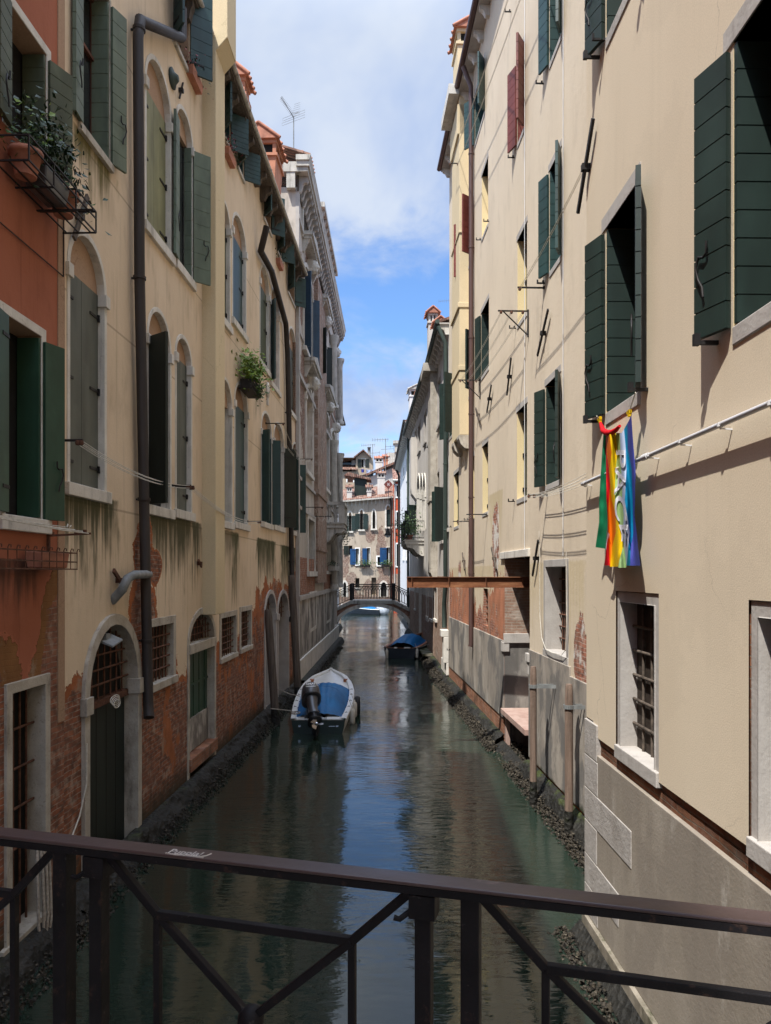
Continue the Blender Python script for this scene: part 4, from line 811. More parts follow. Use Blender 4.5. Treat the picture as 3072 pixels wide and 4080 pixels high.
# ---------------------------------------------------------------- RIGHT BANK (s = -distance, so the far jamb has the smaller s)
RN = Bld('cream_house', 'tall cream plaster house at the right edge with dark green shutters and a stone base', 'house', (2.3942, 0), (.0206, -1), -1)
RM = Bld('cream_house', 'long cream house in the middle of the right bank, with brown rain pipe', 'house', (3.538, 0), (.0456, -1), -1)
def near_house():
    b = RN; P = b.P
    for z0, z1 in ((5.62,7.50),(9.42,11.3)):
        for s0 in (-7.51,-4.88,-1.6):
            o = win(b, s0, s0+.95, z0, z1, rv=.30, rm='pl_reveal', pane='dark', sh='FN', sm='sh_near', nb=10, lw=.29, a_n=19, a_f=18, sill=(.12,.012,.0), sillm='stone_clean', hook=1)
            mb = MB(); mb.box(s0-.12, s0+.97, -.012, .28, z1, z1+.14); b.build(mb, 'lintel', MT['stone_clean'], 0, o)
            mb = MB()
            s = s0-.22; mb.bar((s,0,z0-.03),(s,-.15,z0-.03),.028); mb.box(s-.02,s+.02,-.17,-.13,z0-.05,z0+.03)
            repeat(b.build(mb, 'shutter_stay', MT['iron'], 0, o), (1.34,))
    for s0 in (-7.11,-4.58,-2.0):
        o = win(b, s0, s0+.86, 2.34, 3.73, rv=.17, fw=.10, fm='stone_clean', fe=-.012, pane='mesh_rust', grille=(3,5,'bar_rust',None,.014), gd=.15)
        mb = MB(); mb.box(s0-.10,s0+.96,-.022,.16,2.215,2.345); b.build(mb, 'sill', MT['stone_clean'], .008, o)
    # plaster is cut back round the stone frames of the ground floor windows
    hs = b.holes; b.holes = [h for h in hs if h[0][1] > 4]
    for s0 in (-7.11,-4.58,-2.0): b.holes.append([(s0-.105,2.275),(s0+.965,2.275),(s0+.965,3.835),(s0-.105,3.835)])
    b.wall([(-8.2,2.27),(15,2.27),(15,16.4),(-8.2,16.4)], MT['pl_near'], .05, cuts=((-8.3,-7.95,2.2,2.42),(-7.95,-7.8,2.2,2.36)))
    mb = MB(); mb.box(-8.18,15,.34,8,-.4,16.3); mb.mi = 1
    for s0 in (-7.11,-4.58,-2.0): pass
    b.build(mb, 'core', [MT['brick'], MT['brick']])
    mb = MB(); segs = [(-8.19,-7.215),(-6.145,-4.685),(-3.615,-2.105),(-1.035,15)]
    for a, c in segs: mb.box(a, c, .03, .36, 2.0, 3.9)
    mb.box(-8.19,15,.03,.36,.2,2.2); b.build(mb, 'brick_strip', MT['brick_low'])
    mb = MB(); mb.box(-8.19,15,-.012,.06,.28,2.09); b.build(mb, 'plinth', MT['cem_near'], .006)
    zs = [.28,.60,.93,1.30,1.655,2.015,2.405]; ends = [-7.75,-7.1,-7.78,-6.75,-7.75,-7.78]
    for i, e in enumerate(ends):
        mb = MB(); mb.box(-8.215, e, -.019, .08, zs[i]+.003, zs[i+1]-.003); b.build(mb, 'quoin', MT['stone_quoin'], .008)
    mb = MB()
    for i in range(28):
        s = -8.2+i*.6; mb.box(s, s+.596, -.055, .06, .02, .275)
    b.build(mb, 'base_course', MT['stone_base'], .006)
    mb = MB(); mb.box(-8.25,15,-.17,.05,-.3,.0); mb.prismx([(-.055,.16),(-.18,.02),(-.18,-.2),(0,-.2)], -8.25, 15); b.build(mb, 'moss_ledge', MT['footing'])
    footing(b, -8.3, 6, .18, .42, -.0, -.3, seed=21, amp=.07); barnacles(b, -8.3, -3.5, 1900, (.22,.5), (-.12,.06), (.010,.030), 22)
    eave(b, -8.4, 15, 16.4, .4, 'pipe_dark', .3, .8, 'stone')
    # white service pipe along the facade
    mb = MB(); mb.tube([(-8.15,-.02,4.97),(-8.1,-.075,4.98),(14,-.075,5.03)], .019, 10)
    for s in [-8.0+.62*i for i in range(10)]: mb.lathe([(.026,-.012),(.026,.012)], (s,-.075,4.985), 10)
    for s in [-6.3, -3.2]: mb.tube([(s,-.075,4.985),(s+.12,-.075,4.985)], .027, 10)
    o = b.build(mb, 'service_pipe', MT['conduit'])
    mb = MB(); s = -8.0; mb.bar((s,0,4.955),(s,-.075,4.962),.010); mb.box(s-.006,s+.006,-.081,-.069,4.955,4.975)
    repeat(b.build(mb, 'clip', MT['conduit'], 0, o), [.62*i for i in range(1, 12)])
    anchor_bar(b, (2382,472), (2320,850), .05, .055)
    whook(b, 2413, 158)
    # bare stone panel left under the plaster next to the corner
    s, z = P(2334,1110); mb = MB(); mb.box(-8.19,-7.95,-.010,.02,6.45,7.25); b.build(mb, 'stone_patch', MT['stone_clean'])
near_house()
def mid_house():
    b = RM; P = b.P; K = dict(rv=.30, rm='pl_reveal', pane='dark', sill=(.10,.015,.0), sillm='stone_clean')
    def lint(o, s0, s1, z): mb = MB(); mb.box(s0-.06,s1+.06,-.010,.26,z,z+.12); b.build(mb, 'lintel', MT['stone_clean'], 0, o)
    def w(xa, xb, z0, z1, sh='', sm='sh_near', **k):
        kk = dict(K); kk.update(k); s0, s1 = sorted((b.S(xa), b.S(xb))); o = win(b, s0, s1, z0, z1, sh=sh, sm=sm, nb=9, lw=kk.pop('lw', .29), **kk); lint(o, s0, s1, z1); return o
    # first floor
    w(2175,2233,5.6,7.42,'FN',hook=1,a_f=20,a_n=24); w(2060,2100,5.58,7.45,'C',rv=.22); w(1922.5,1945,5.62,7.43,'C',rv=.22); w(1874,1890,5.6,7.4,'C',rv=.22); w(1809,1828,5.6,7.4,'C',rv=.2)
    # second floor
    w(2190,2236,9.38,11.2,'FN','sh_teal',a_n=26); w(2062,2100,9.3,11.1,'C','sh_grey',rv=.26); w(1918,1948,9.35,11.1,'F'); w(1862,1884,9.35,11.1,'FN',lw=.34,a_f=40,a_n=40); w(1790,1806,8.9,11.,'FN',lw=.4,a_f=45,a_n=50)
    # third floor
    w(2190,2238,13.1,14.95,'FN','sh_teal',a_n=26); w(2062,2090,13.15,14.9,'FN','sh_red',a_n=34,lw=.34); w(1920,1945,13.1,14.8,pane='pl_reveal',rv=.34); w(1856,1884,13.3,15.0,'FN','sh_red',lw=.4,a_f=48,a_n=52)
    w(1893,1932,16.3,17.7,'FN','sh_teal',lw=.36,a_f=40,a_n=34); w(2192,2240,16.7,18.1,'FN','sh_teal')
    # ground floor
    o = win(b, -13.53,-12.22, 2.62, 4.12, rv=.30, fw=.13, fm='stone_clean', fe=.006, pane='mesh_rust', grille=(8,6,'rust',None,.012), gd=.275, sill=(.13,.02,.13))
    for xa, xb in ((1926,1944),(1868,1880)): wpx(b, xa, xb, ((xa+xb)/2,2345), ((xa+xb)/2,2492), rv=.25, rm='brick', pane='mesh_rust', grille=(4,5,'rust',None,.014), gd=.1)
    # water gate with stone lintel, jamb of brick over grey render, landing
    g0, g1 = -17.15, -14.73; b.holes.append([(g0,-.3),(g1,-.3),(g1,4.34),(g0,4.34)])
    mb = MB(); D = 1.7
    def q(y0, y1, s, z0, z1): mb.add([(s,y0,z0),(s,y1,z0),(s,y1,z1),(s,y0,z1)], [(0,1,2,3)])
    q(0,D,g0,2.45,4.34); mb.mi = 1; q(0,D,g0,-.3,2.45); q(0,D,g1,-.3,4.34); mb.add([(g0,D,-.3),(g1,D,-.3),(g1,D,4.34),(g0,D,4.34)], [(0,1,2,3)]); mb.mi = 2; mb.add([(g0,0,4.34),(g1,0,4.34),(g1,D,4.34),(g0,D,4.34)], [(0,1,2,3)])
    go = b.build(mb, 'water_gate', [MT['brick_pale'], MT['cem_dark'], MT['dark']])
    mb = MB(); mb.box(g0-.35,g1+.03,-.05,.5,4.34,4.50); b.build(mb, 'lintel', MT['stone'], .01, go)
    mb = MB(); mb.box(g0,g0+.06,-.03,.6,2.40,2.62); mb.box(g0-.15,g0+.05,-.06,.1,2.2,2.42); mb.box(g1-.12,g1+.1,-.07,.1,2.25,2.42); mb.box(g1-.06,g1+.06,-.05,.1,2.0,2.25); b.build(mb, 'impost', MT['stone_clean'], .008, go)
    mb = MB(); mb.box(g0+.02,g1-.0,-.10,1.6,.78,.9); mb.box(g0+.05,g0+.15,.0,.1,-.2,.78); b.build(mb, 'landing', MT['landing'], .008, go)
    b.wall([(-26.85,-.4),(-7.6,-.4),(-7.6,18.6),(-26.85,18.6)], MT['pl_mid'], 7)
    # grey rendered plinth, two stretches
    mb = MB(); mb.box(-26.84,g0-.01,-.035,.02,.66,2.45); mb.box(g1+.01,-11.95,-.03,.02,.37,2.5); mb.box(-11.96,-7.6,-.03,.02,.37,2.35); b.build(mb, 'plinth', MT['cem_mid'], .008)
    mb = MB(); mb.box(-26.84,g0-.01,-.012,.02,.2,.665); b.build(mb, 'brick_strip', MT['brick_low'])
    footing(b, -26.8, g0, .06, .50, .28, -.25, seed=31, amp=.16); footing(b, g0-.1, g1, .02, .5, .12, -.25, seed=35, amp=.16); footing(b, g1, -7.6, .05, .42, .32, -.25, seed=33, amp=.13)
    barnacles(b, -26.8, g0+.5, 3000, (.26,.58), (-.08,.14), (.012,.034), 41); barnacles(b, g1-.6, -9.6, 2200, (.26,.50), (-.1,.12), (.010,.032), 42); barnacles(b, g0, g1, 500, (-.3,.55), (-.1,.12), (.02,.045), 43)
    r = eave(b, -26.9, -7.5, 18.6, .30, 'pipe_brown', .26, .85, 'stone', soffit='stone_clean')
    # projecting flue carried on a rounded stone bracket
    mb = MB(); s0, s1 = -24.1, -22.42
    mb.box(s0,s1,-.28,.05,8.2,18.55); mb.box(s0-.03,s1+.03,-.33,.05,12.05,12.2); mb.box(s0-.03,s1+.03,-.31,.05,10.15,10.3); mb.box(s0-.03,s1+.03,-.31,.05,14.3,14.36); mb.box(s0,s1,-.34,.05,17.3,18.2); b.build(mb, 'flue', MT['pl_flue'], .012)
    mb = MB()
    a = s0; mb.prismx([(0,8.2),(-.30,8.2),(-.30,8.1),(-.24,7.92),(-.12,7.8),(0,7.78)], a, a+.45)
    repeat(b.build(mb, 'flue_bracket', MT['stone_jamb'], .01), (s1-s0-.45,))
    mb = MB(); mb.box(s0-.1,s1+.1,-.62,-.3,18.45,18.75); b.build(mb, 'flue_eave', MT['stone'])
    chimney(b, s1-.95, s1, -.34, .45, 18.75, 20.85, 'pl_flue', 'terr', r, gable='y')
    pipe(b, [(-21.2,-.35,18.5),(-21.3,-.11,18.0),(-21.36,-.10,17.5),(-21.36,-.10,2.0),(-21.36,-.12,1.9)], .068, 'pipe_brown', clamps=(16.1,13.4,10.8,8.6,6.2,4.0))
    mb = MB()
    s = b.S(2094); mb.tube([(s,-.02,4.3),(s+.01,-.02,18.4)], .007, 6)
    repeat(b.build(mb, 'wall_cable', MT['conduit']), (b.S(2248)-s,))
    for p0, p1 in (((2197,1233),(2154,1417)),((2047,1425),(2030,1575)),((1967,1534),(1949,1643)),((2157,2153),(2134,2294))): anchor_bar(b, p0, p1, .06, .055)
    for p0, p1 in (((1968,2182),(1987,2270)),((1850,2203),(1858,2270)),((1904,1628),(1921,1680))): anchor_bar(b, p0, p1, .06, .07, 'wood_dark')
    for px, py in ((2037,47),(2166,333),(2050,628),(1949,882),(1918,956),(2171,1129),(2172,1128),(2056,1308),(2051,1998),(1868,2072),(1800,2100)): whook(b, px, py, .14)
mid_house()
# ---- further houses of the right bank
def far_right():
    global R3, R4, R5
    R3 = b = Bld('grey_house', 'grey plastered house with a dark rain pipe beyond the cream house on the right', 'house', (2.811, 0), (.0187, -1), -1)
    K = dict(fw=.12, fm='stone_clean', fe=.02, rv=.24, pane='dark', sill=(.12,.08,.12))
    for xa, xb, yt, yb, sh in ((1777,1788,1415,1620,''),(1745,1757,1510,1696,''),(1776,1788,1840,2110,'C'),(1740,1752,1885,2125,'')):
        xm = (xa+xb)/2; wpx(b, xa, xb, (xm,yt), (xm,yb), sh=sh, **K)
    win(b, -29.8,-28.9, 5.3, 7.4, sh='FN', lw=.5, a_f=40, a_n=45, sm='sh_near', **K)
    wpx(b, 1769, 1795, (1782,2455), (1782,2640), rise=.9, rv=.5, rm='brick', pane='brick_low', name='water_arch')
    for xa in (1704,1718,1735): wpx(b, xa, xa+8, (xa+4,2345), (xa+4,2466), rv=.2, fw=.1, fm='stone', pane='dark', sill=(.12,.1,.1))
    b.wall([(-33.3,-.4),(-26.86,-.4),(-26.86,13.1),(-33.3,13.1)], MT['gray_wall'], 7)
    mb = MB(); mb.box(-33.3,-26.88,-.012,.02,.2,3.9); b.build(mb, 'brick_base', MT['brick_pale'])
    mb = MB(); mb.box(-28.9,-26.9,-.10,.02,.0,.75); mb.box(-27.4,-26.9,-.2,.0,.75,1.7); mb.box(-27.5,-26.9,-.28,.0,1.7,1.95); b.build(mb, 'stone_pier', MT['stone'], .02)
    r = eave(b, -33.4, -26.9, 13.1, .35, 'pipe_green', .36, .62, 'stone', soffit='stone_clean')
    pipe(b, [(-26.95,-.4,13.0),(-26.98,-.12,12.4),(-26.98,-.12,3.6),(-27.5,-.12,2.9),(-27.5,-.12,2.0)], .08, 'pipe_green', clamps=(10.5,8.,5.6))
    pass
    mb = MB(); mb.box(-33.0,-31.6,-.30,.05,4.2,12.6); mb.box(-33.05,-31.55,-.34,.05,7.1,7.3); mb.prismx([(0,4.2),(-.3,4.2),(-.3,4.05),(-.2,3.8),(0,3.7)], -33.0,-31.6); mb.box(-33.2,-31.4,-.62,.02,12.6,12.95); b.build(mb, 'flue', MT['stone_jamb'], .012)
    footing(b, -33.3,-26.8,.1,.5,.32,-.25,seed=51); barnacles(b,-33.3,-26.8,900,(.22,.6),(-.06,.22),(.02,.045),52)
    whook(b, 1796, 2590)
    R4 = b = Bld('gothic_house', 'old grey house on the right with a triple arch and iron balcony of potted plants', 'house', (3.3255, 0), (.0341, -1), -1)
    for xa, xb, yt, yb in ((1666,1676,1690,1800),(1690,1699,1645,1765),(1654,1661,1712,1745),(1706,1712,1620,1770)):
        xm = (xa+xb)/2; wpx(b, xa, xb, (xm,yt), (xm,yb), fw=.1, fm='stone_clean', fe=.02, rv=.24, pane='dark', sill=(.1,.08,.1))
    for xa, xb in ((1664,1674),(1677,1686),(1688,1697)): wpx(b, xa, xb, ((xa+xb)/2,1895), ((xa+xb)/2,2112), rise=.9, fw=.14, fm='stone', fe=.05, rv=.3, pane='dark', impost=.3)
    wpx(b, 1642, 1658, (1650,2020), (1650,2120), rv=.2, sh='FN', sm='sh_near', lw=.5, a_f=60, a_n=60, pane='dark')
    for s in (-45,-41,-37): win(b, s, s+.9, 1.9, 3.4, fw=.12, fm='stone', rv=.2, pane='dark', sill=(.1,.08,.1))
    b.wall([(-50.,-.4),(-33.4,-.4),(-33.4,13.3),(-50.,13.3)], MT['gray_wall'], 7)
    mb = MB(); mb.box(-49.9,-33.45,-.012,.02,.2,2.9); b.build(mb, 'brick_base', MT['brick_pale'])
    mb = MB(); mb.box(-40.6,-40.1,-.12,.02,.3,3.6); mb.box(-33.9,-33.45,-.03,.02,3.,13.); b.build(mb, 'stone_pilaster', MT['stone'])
    r = eave(b, -50.,-33.5,13.3,.35,'pipe_green',.32,.7,'stone',soffit='stone_clean')
    chimney(b,-36.6,-35.9,-.02,.42,13.2,17.0,'gray_wall','terr',r); chimney(b,-35.1,-34.4,.15,.65,13.2,16.0,'chim_red','terr',r); chimney(b, -46.5,-45.6,.2,.9,13.2,15.6,'chim_red','terr',r); chimney(b,-49.5,-48.3,-.1,.9,13.2,16.4,'white_wall','stone_dirty',r)
    mb = MB(); mb.box(-44.6,-43.4,-.34,.05,9.0,12.0); mb.prismx([(0,9.0),(-.34,9.0),(-.3,8.7),(0,8.3)], -44.6,-43.4); b.build(mb, 'flue', MT['gray_wall'])
    pipe(b, [(-49.7,-.12,13.2),(-49.7,-.12,.6)], .08, 'pipe_green')
    s0, s1 = -42.3,-38.6; z = 5.55
    mb = MB(); mb.box(s0,s1,-1.0,.05,z,z+.16); mb.box(s0-.05,s1+.05,-1.05,.05,z+.16,z+.22); bb_ = mb; mb = MB()
    for x in (s0+.1,): mb.prismx([(0,z),(-.95,z),(-.9,z-.15),(-.55,z-.25),(-.35,z-.5),(-.1,z-.62),(0,z-.62)], x, x+.25)
    bo = b.build(bb_, 'balcony', MT['stone'], .01); repeat(b.build(mb, 'balcony_bracket', MT['stone'], 0, bo), (1.6, 3.3))
    mb = MB()
    for y0, y1, xx0, xx1 in ((-1,-1,s0,s1),(-1,0,s1,s1),(-1,0,s0,s0)):
        for zz in (z+.32, z+1.2): mb.bar((xx0,y0,zz),(xx1,y1,zz),.035)
        n = max(6, int(abs(xx1-xx0)/.12))
        for i in range(n+1): mb.tube([(xx0+(xx1-xx0)*i/n,y0+(y1-y0)*i/n,z+.2),(xx0+(xx1-xx0)*i/n,y0+(y1-y0)*i/n,z+1.2)],.010,4)
    b.build(mb, 'balcony_railing', MT['iron'], 0, bo)
    footing(b, -50,-33.3,.1,.5,.3,-.25,seed=53); barnacles(b,-45,-33.3,700,(.25,.6),(-.06,.2),(.02,.05),54)
    mb = MB(); mb.box(-41,-33.4,-.5,-.05,.28,.38); b.build(mb, 'quay_ledge', MT['moss_ledge'])
    # potted plants on the balcony: each its own thing
    for i, (ds, dy, h, lb) in enumerate(((.5,-.7,.85,'tall bushy pot plant at the near end of the iron balcony'),(1.5,-.75,.6,'leafy pot plant in the middle of the iron balcony'),(2.6,-.8,.95,'trailing pot plant at the far end of the iron balcony'))):
        p = b.wld(s1-ds, -dy, z+.22); t = thing('potted_plant', lb, 'plant', p, 0, 'plants on the iron balcony')
        mb = MB(); mb.lathe([(.11,0),(.15,.24),(.17,.24),(.17,.28),(.14,.28)], (0,0,0), 12); mb.build('pot', MT['terr'], t)
        mb = MB(); plant(mb, (0,0,.3+h*.5), .7,.6,h, 260, .11, random.Random(i+3), .1); mb.build('foliage', MT['leaf' if i != 1 else 'leaf_dark'], t)
        mb = MB(); stems(mb, (0,0,.28), .22,.2,h*.8, 7, .008); mb.build('stem', MT['leaf_dark'], t)
    R5 = b = Bld('white_house', 'cold white house with a curved eave beyond the far footbridge on the right', 'house', (2.79, 0), (.0184, -1), -1)
    for xa, xb, yt, yb in ((1620,1626,1818,1912),(1608,1612,1860,1900),(1622,1629,1890,1975),(1606,1611,2110,2230),(1618,1626,2115,2230)):
        xm = (xa+xb)/2; wpx(b, xa, xb, (xm,yt), (xm,yb), fw=.1, fm='white_paint', rv=.15, pane='glass', sill=(.1,.06,.1))
    b.wall([(-73.,-.4),(-50.2,-.4),(-50.2,14.3),(-73.,14.3)], MT['white_wall'], 7)
    eave(b, -73.2,-50.2,14.3,.55,'pipe_dark',.3,.9,'stone',soffit='stone_clean')
    pipe(b, [(-72.5,-.4,14.2),(-72.6,-.14,13.6),(-72.6,-.14,1.)], .11, 'pipe_dark')
    footing(b,-73,-50,.1,.4,.3,-.2,seed=56)
far_right()

# ---------------------------------------------------------------- HOUSES CLOSING THE CANAL (face the camera)
def far_block():
    Y0 = 78.0
    b = Bld('stone_house', 'worn grey brown house closing the canal with pointed windows and dark and blue shutters', 'house', (0, Y0), (1, .0))
    K = dict(rv=.25, pane='dark'); ST = dict(fw=.16, fm='stone', fe=.05, sill=(.16,.2,.2))
    def Z(x0): return 1300+x0*.452
    def wz(xa, xb, yt, yb, **k):
        q = dict(K); q.update(k); xa, xb = 1300+xa*.452, 1300+xb*.452; xm = (xa+xb)/2; return wpx(b, xa, xb, (xm,1700+yt*.452), (xm,1700+yb*.452), **q)
    wz(198,222,755,922,rise=.34,tymp=True,sh='WV',sm='sh_near',lw=.42,a_f=14,a_n=14,**ST); wz(297,324,735,908,rise=.36,tymp=True,sh='WV',sm='sh_near',lw=.5,a_f=12,a_n=12,**ST)
    wz(408,432,735,900,rise=.75,**ST); wz(530,561,695,885,rise=.42,tymp=True,sh='C',sm='sh_near',**ST)
    wz(356,372,782,832,fw=.06,fm='stone_clean',pane='stone_clean')
    wz(200,230,1048,1130,sh='V',sm='sh_black',lw=.55,a_n=10); wz(262,290,1075,1218,sh='V',sm='sh_cobalt',lw=.62,a_n=10,curtain=True,fw=.1,fm='white_paint',sill=(.1,.1,.1)); wz(360,385,1070,1215,sh='V',sm='sh_cobalt',lw=.5,a_n=10,curtain=True,fw=.08,fm='stone')
    wz(452,482,1148,1222,fw=.14,fm='white_paint',sill=(.12,.1,.1)); wz(533,560,1065,1215,sh='V',sm='sh_cobalt',lw=.72,a_n=10,curtain=True,fw=.08,fm='stone')
    wz(256,292,1335,1420,sill=(.1,.1,.1)); wz(398,440,1330,1480,pane='wood_dark'); wz(480,532,1372,1500,rise=.6,fw=.2,fm='stone',pane='dark'); wz(150,176,1370,1500,rise=.4,fw=.2,fm='stone')
    e0, e1 = b.S(1345), b.S(1566)
    b.wall([(e0,-.4),(e1,-.4),(e1,11.75),(e0,11.75)], MT['far_wall'], 8)
    mb = MB(); mb.prism([(e0,11.75),(e1,11.75),(e1,12.25)], 0, 6); b.build(mb, 'wall_top', MT['far_wall'])
    mb = MB(); mb.prismx([(-.5,12.0),(-.5,12.16),(7.2,14.2),(7.2,14.0)], e0-.2, e1+.1)
    mb.v = [(x,y,z+(x-e1)*.085) for x, y, z in mb.v]; rf = b.build(mb, 'roof', MT['tile'])
    mb = MB(); mb.box(e0-.2,e1+.1,-.58,-.42,11.95,12.1)
    mb.v = [(x,y,z+(x-e1)*.085) for x, y, z in mb.v]; b.build(mb, 'gutter', MT['stone_dirty'], 0, rf)
    x = e0+.2; mb = MB(); mb.prismx([(0,12.0),(-.45,12.0),(-.42,11.92),(-.15,11.78),(-.02,11.5),(0,11.5)], 0, .1); o0 = None
    while x < e1:
        if o0 is None: c = o0 = b.build(mb, 'eave_bracket', MT['stone_dirty'], 0, rf)
        else: c = o0.copy(); COL.objects.link(c); c.parent = rf
        c.location = (x, 0, (x-e1)*.085); x += .42
    def ch(px0, px1, pyt, y0, dy, zb, m='gray_wall', cap='tile', gable='y'):
        Yc = Y0+y0; s0, s1 = (px0-CX)/F*Yc, (px1-CX)/F*Yc; zt = EZ+(HY-pyt)/F*Yc; return chimney(b, s0, s1, y0, y0+dy, zb, zt, m, cap, rf, gable=gable)
    ch(1382,1402,1928,.5,.7,11.6); ch(1462,1480,1928,.4,.6,12.); ch(1504,1533,1872,1.2,.9,12.)
    pipe(b, [(e1-.25,-.14,12.2),(e1-.25,-.14,.4)], .09, 'pipe_dark')
    mb = MB(); s0, s1 = b.S(1412)*1.02, b.S(1460)*1.02                                       # dormer
    mb.box(s0,s1,1.6,4,12.,14.6); mb.mi = 1; mb.prism([(s0-1.1,14.55),(s0-.6,14.9),(s1+.5,14.2),(s1+.5,14.05)], 1.2, 4.2); b.build(mb, 'dormer', [MT['sh_black'], MT['tile']], 0, rf)
    footing(b, e0, e1, .1, .5, .35, -.2, seed=61)
    # low roofed wing behind
    b = Bld('rear_wing', 'low pale rear wing with a tiled lean-to roof behind the closing house', 'house', (0, 86.0), (1, 0))
    s0, s1 = b.S(1470), b.S(1640); b.wall([(s0,0),(s1,0),(s1,15.2),(s0,15.2)], MT['gray_wall'], 5); mb = MB(); mb.prism([(s0,15.2),(s1,15.2),(s1,17.2)], 0, 5); b.build(mb, 'gable', MT['gray_wall'])
    mb = MB(); mb.prism([(s0-.8,15.1),(s1+.2,17.6),(s1+.2,17.85),(s0-.8,15.35)], -.6, 5); mb.v = [(x,y,z+(y+.6)*.12) for x, y, z in mb.v]; rf = b.build(mb, 'roof', MT['tile'])
    for px0, px1, pyt, m in ((1496,1524,1813,'gray_wall'),(1528,1548,1806,'chim_red')):
        Yc = 88.; chimney(b, (px0-CX)/F*Yc, (px1-CX)/F*Yc, 2., 2.9, 15.5, EZ+(HY-pyt)/F*Yc, m, 'terr', rf)
    mb = MB()
    s = (1551-CX)/F*88.; mb.lathe([(.26,15.5),(.26,18.4)], (s,2.2,0), 10); repeat(b.build(mb, 'flue_pot', MT['stone_dirty'], 0, rf), [9/F*88*i for i in (1,2,3)]); mb = MB()
    mb.box((1572-CX)/F*88,(1590-CX)/F*88,1.6,2.8,18.4,19.4); mb.box((1566-CX)/F*88,(1594-CX)/F*88,1.4,3.,19.4,19.75); b.build(mb, 'flue_stack', MT['stone_dirty'], 0, rf)
    mb = MB(); z = 15.6
    for i in range(10): s = (1548-CX)/F*85+i*.16; mb.tube([(s,-.4,z),(s,-.4,z+.8)],.02,4)
    mb.bar(((1548-CX)/F*85,-.4,z+.8),((1600-CX)/F*85,-.4,z+.9),.05); b.build(mb, 'terrace_railing', MT['rust'])
    # gabled house at the back
    b = Bld('gabled_house', 'pale brick house with a gabled dormer and open window above the other roofs', 'house', (0, 95.0), (1, 0))
    q = lambda px: (px-CX)/F*95; zz = lambda py: EZ+(HY-py)/F*95
    win(b, q(1440), q(1456), zz(1862), zz(1829), rv=.3, sh='WV', sm='sh_black', lw=.45, a_f=6, a_n=6, pane='dark', fw=.08, fm='stone', curtain=True); win(b, q(1384), q(1407), zz(1922), zz(1903), rv=.25, fw=.12, fm='white_paint', pane='wood_frame')
    b.wall([(q(1350),0),(q(1485),0),(q(1485),zz(1823)),(q(1350),zz(1823))], MT['far_back'], 6, cuts=((q(1340),q(1418),zz(1878),99),))
    mb = MB(); mb.prism([(q(1419),zz(1823)),(q(1478),zz(1823)),(q(1448),zz(1799))], 0, 6); b.build(mb, 'gable', MT['far_back'])
    mb = MB(); mb.prism([(q(1412),zz(1826)),(q(1448),zz(1797)),(q(1480),zz(1828)),(q(1480),zz(1824)),(q(1448),zz(1792)),(q(1410),zz(1822))], -.5, 6); rf = b.build(mb, 'roof', MT['tile'])
    mb = MB(); mb.prismx([(-.5,zz(1874)),(-.5,zz(1870)),(3,zz(1870)+1.2),(3,zz(1874)+1.2)], q(1350), q(1424)); b.build(mb, 'lower_roof', MT['tile'], 0, rf)
    mb = MB(); mb.box(q(1352),q(1398),2.2,5,zz(1880),zz(1832)); mb.mi = 1; mb.prism([(q(1344),zz(1836)),(q(1350),zz(1822)),(q(1418),zz(1812)),(q(1418),zz(1822))], 1.8, 5.5); mb.mi = 2; mb.box(q(1398),q(1414),1.9,5,zz(1880),zz(1822)); b.build(mb, 'roof_loggia', [MT['glass'], MT['tile'], MT['white_wall']], 0, rf)
    mb = MB(); s = q(1470.); mb.lathe([(.28,zz(1825)),(.28,zz(1808)),(.2,zz(1806)),(.2,zz(1780)),(.26,zz(1780)),(.26,zz(1777))], (s,1.,0), 12); b.build(mb, 'metal_flue', MT['pipe_grey'], 0, rf)
    # red house
    b = Bld('red_house', 'narrow vermilion house wedged between the stone house and the white house', 'house', (0, 77.0), (1, 0))
    for yt, yb in ((1934,1980),(2040,2100),(2168,2256)): wpx(b, 1580, 1600, (1585,yt), (1585,yb), rv=.15, fw=.14, fm='white_paint', fe=.03, pane='glass' if yb < 2200 else 'sh_black', sill=(.12,.08,.14))
    s0, s1 = b.S(1568.5), b.S(1640)
    b.wall([(s0,-.3),(s1,-.3),(s1,13.6),(s0,13.6)], MT['red_far'], 5)
    mb = MB(); mb.box(s0,s1,-.02,.02,.2,4.0); b.build(mb, 'brick_base', MT['brick_pale'])
    eave(b, s0-.1, s1, 13.6, .4, 'stone', .25, .45, 'stone'); pipe(b, [(s0+.12,-.08,13.4),(s0+.12,-.08,3.)], .06, 'stone_clean')
    mb = MB(); mb.bar((s0+.3,-.05,9.6),(s0+.75,-.05,10.6),.06); b.build(mb, 'anchor_bar', MT['iron'])
far_block()
# ---------------------------------------------------------------- WATER
mb = MB(); mb.add([(-60,-60,0),(60,-60,0),(60,160,0),(-60,160,0)], [(0,1,2,3)])
o = mb.build('canal_water', MT['water']); o['kind'] = 'structure'; o['label'] = 'still green canal water with rippled reflections'
# barnacles and oysters on both footings: uncountable, one object
def make_barn():
    mb = MB(); rr = random.Random(3)
    for p, r, q in BARN:
        a = Vector((rr.uniform(-1,1),rr.uniform(-1,1),rr.uniform(.0,1))).normalized(); u = a.orthogonal().normalized(); w = a.cross(u); k = rr.uniform(.5,1.1)
        c = [p+u*r*math.cos(t)*k+w*r*math.sin(t) for t in (0,1.26,2.51,3.77,5.03)]
        d = [p+a*r*(.8+q)+(x-p)*.45 for x in c]
        mb.add(c+d, [(0,1,6,5),(1,2,7,6),(2,3,8,7),(3,4,9,8),(4,0,5,9),(5,6,7,8,9)])
    o = mb.build('barnacles', MT['barn']); o['kind'] = 'stuff'; o['label'] = 'dark crust of oysters and barnacles along the waterline'
make_barn()
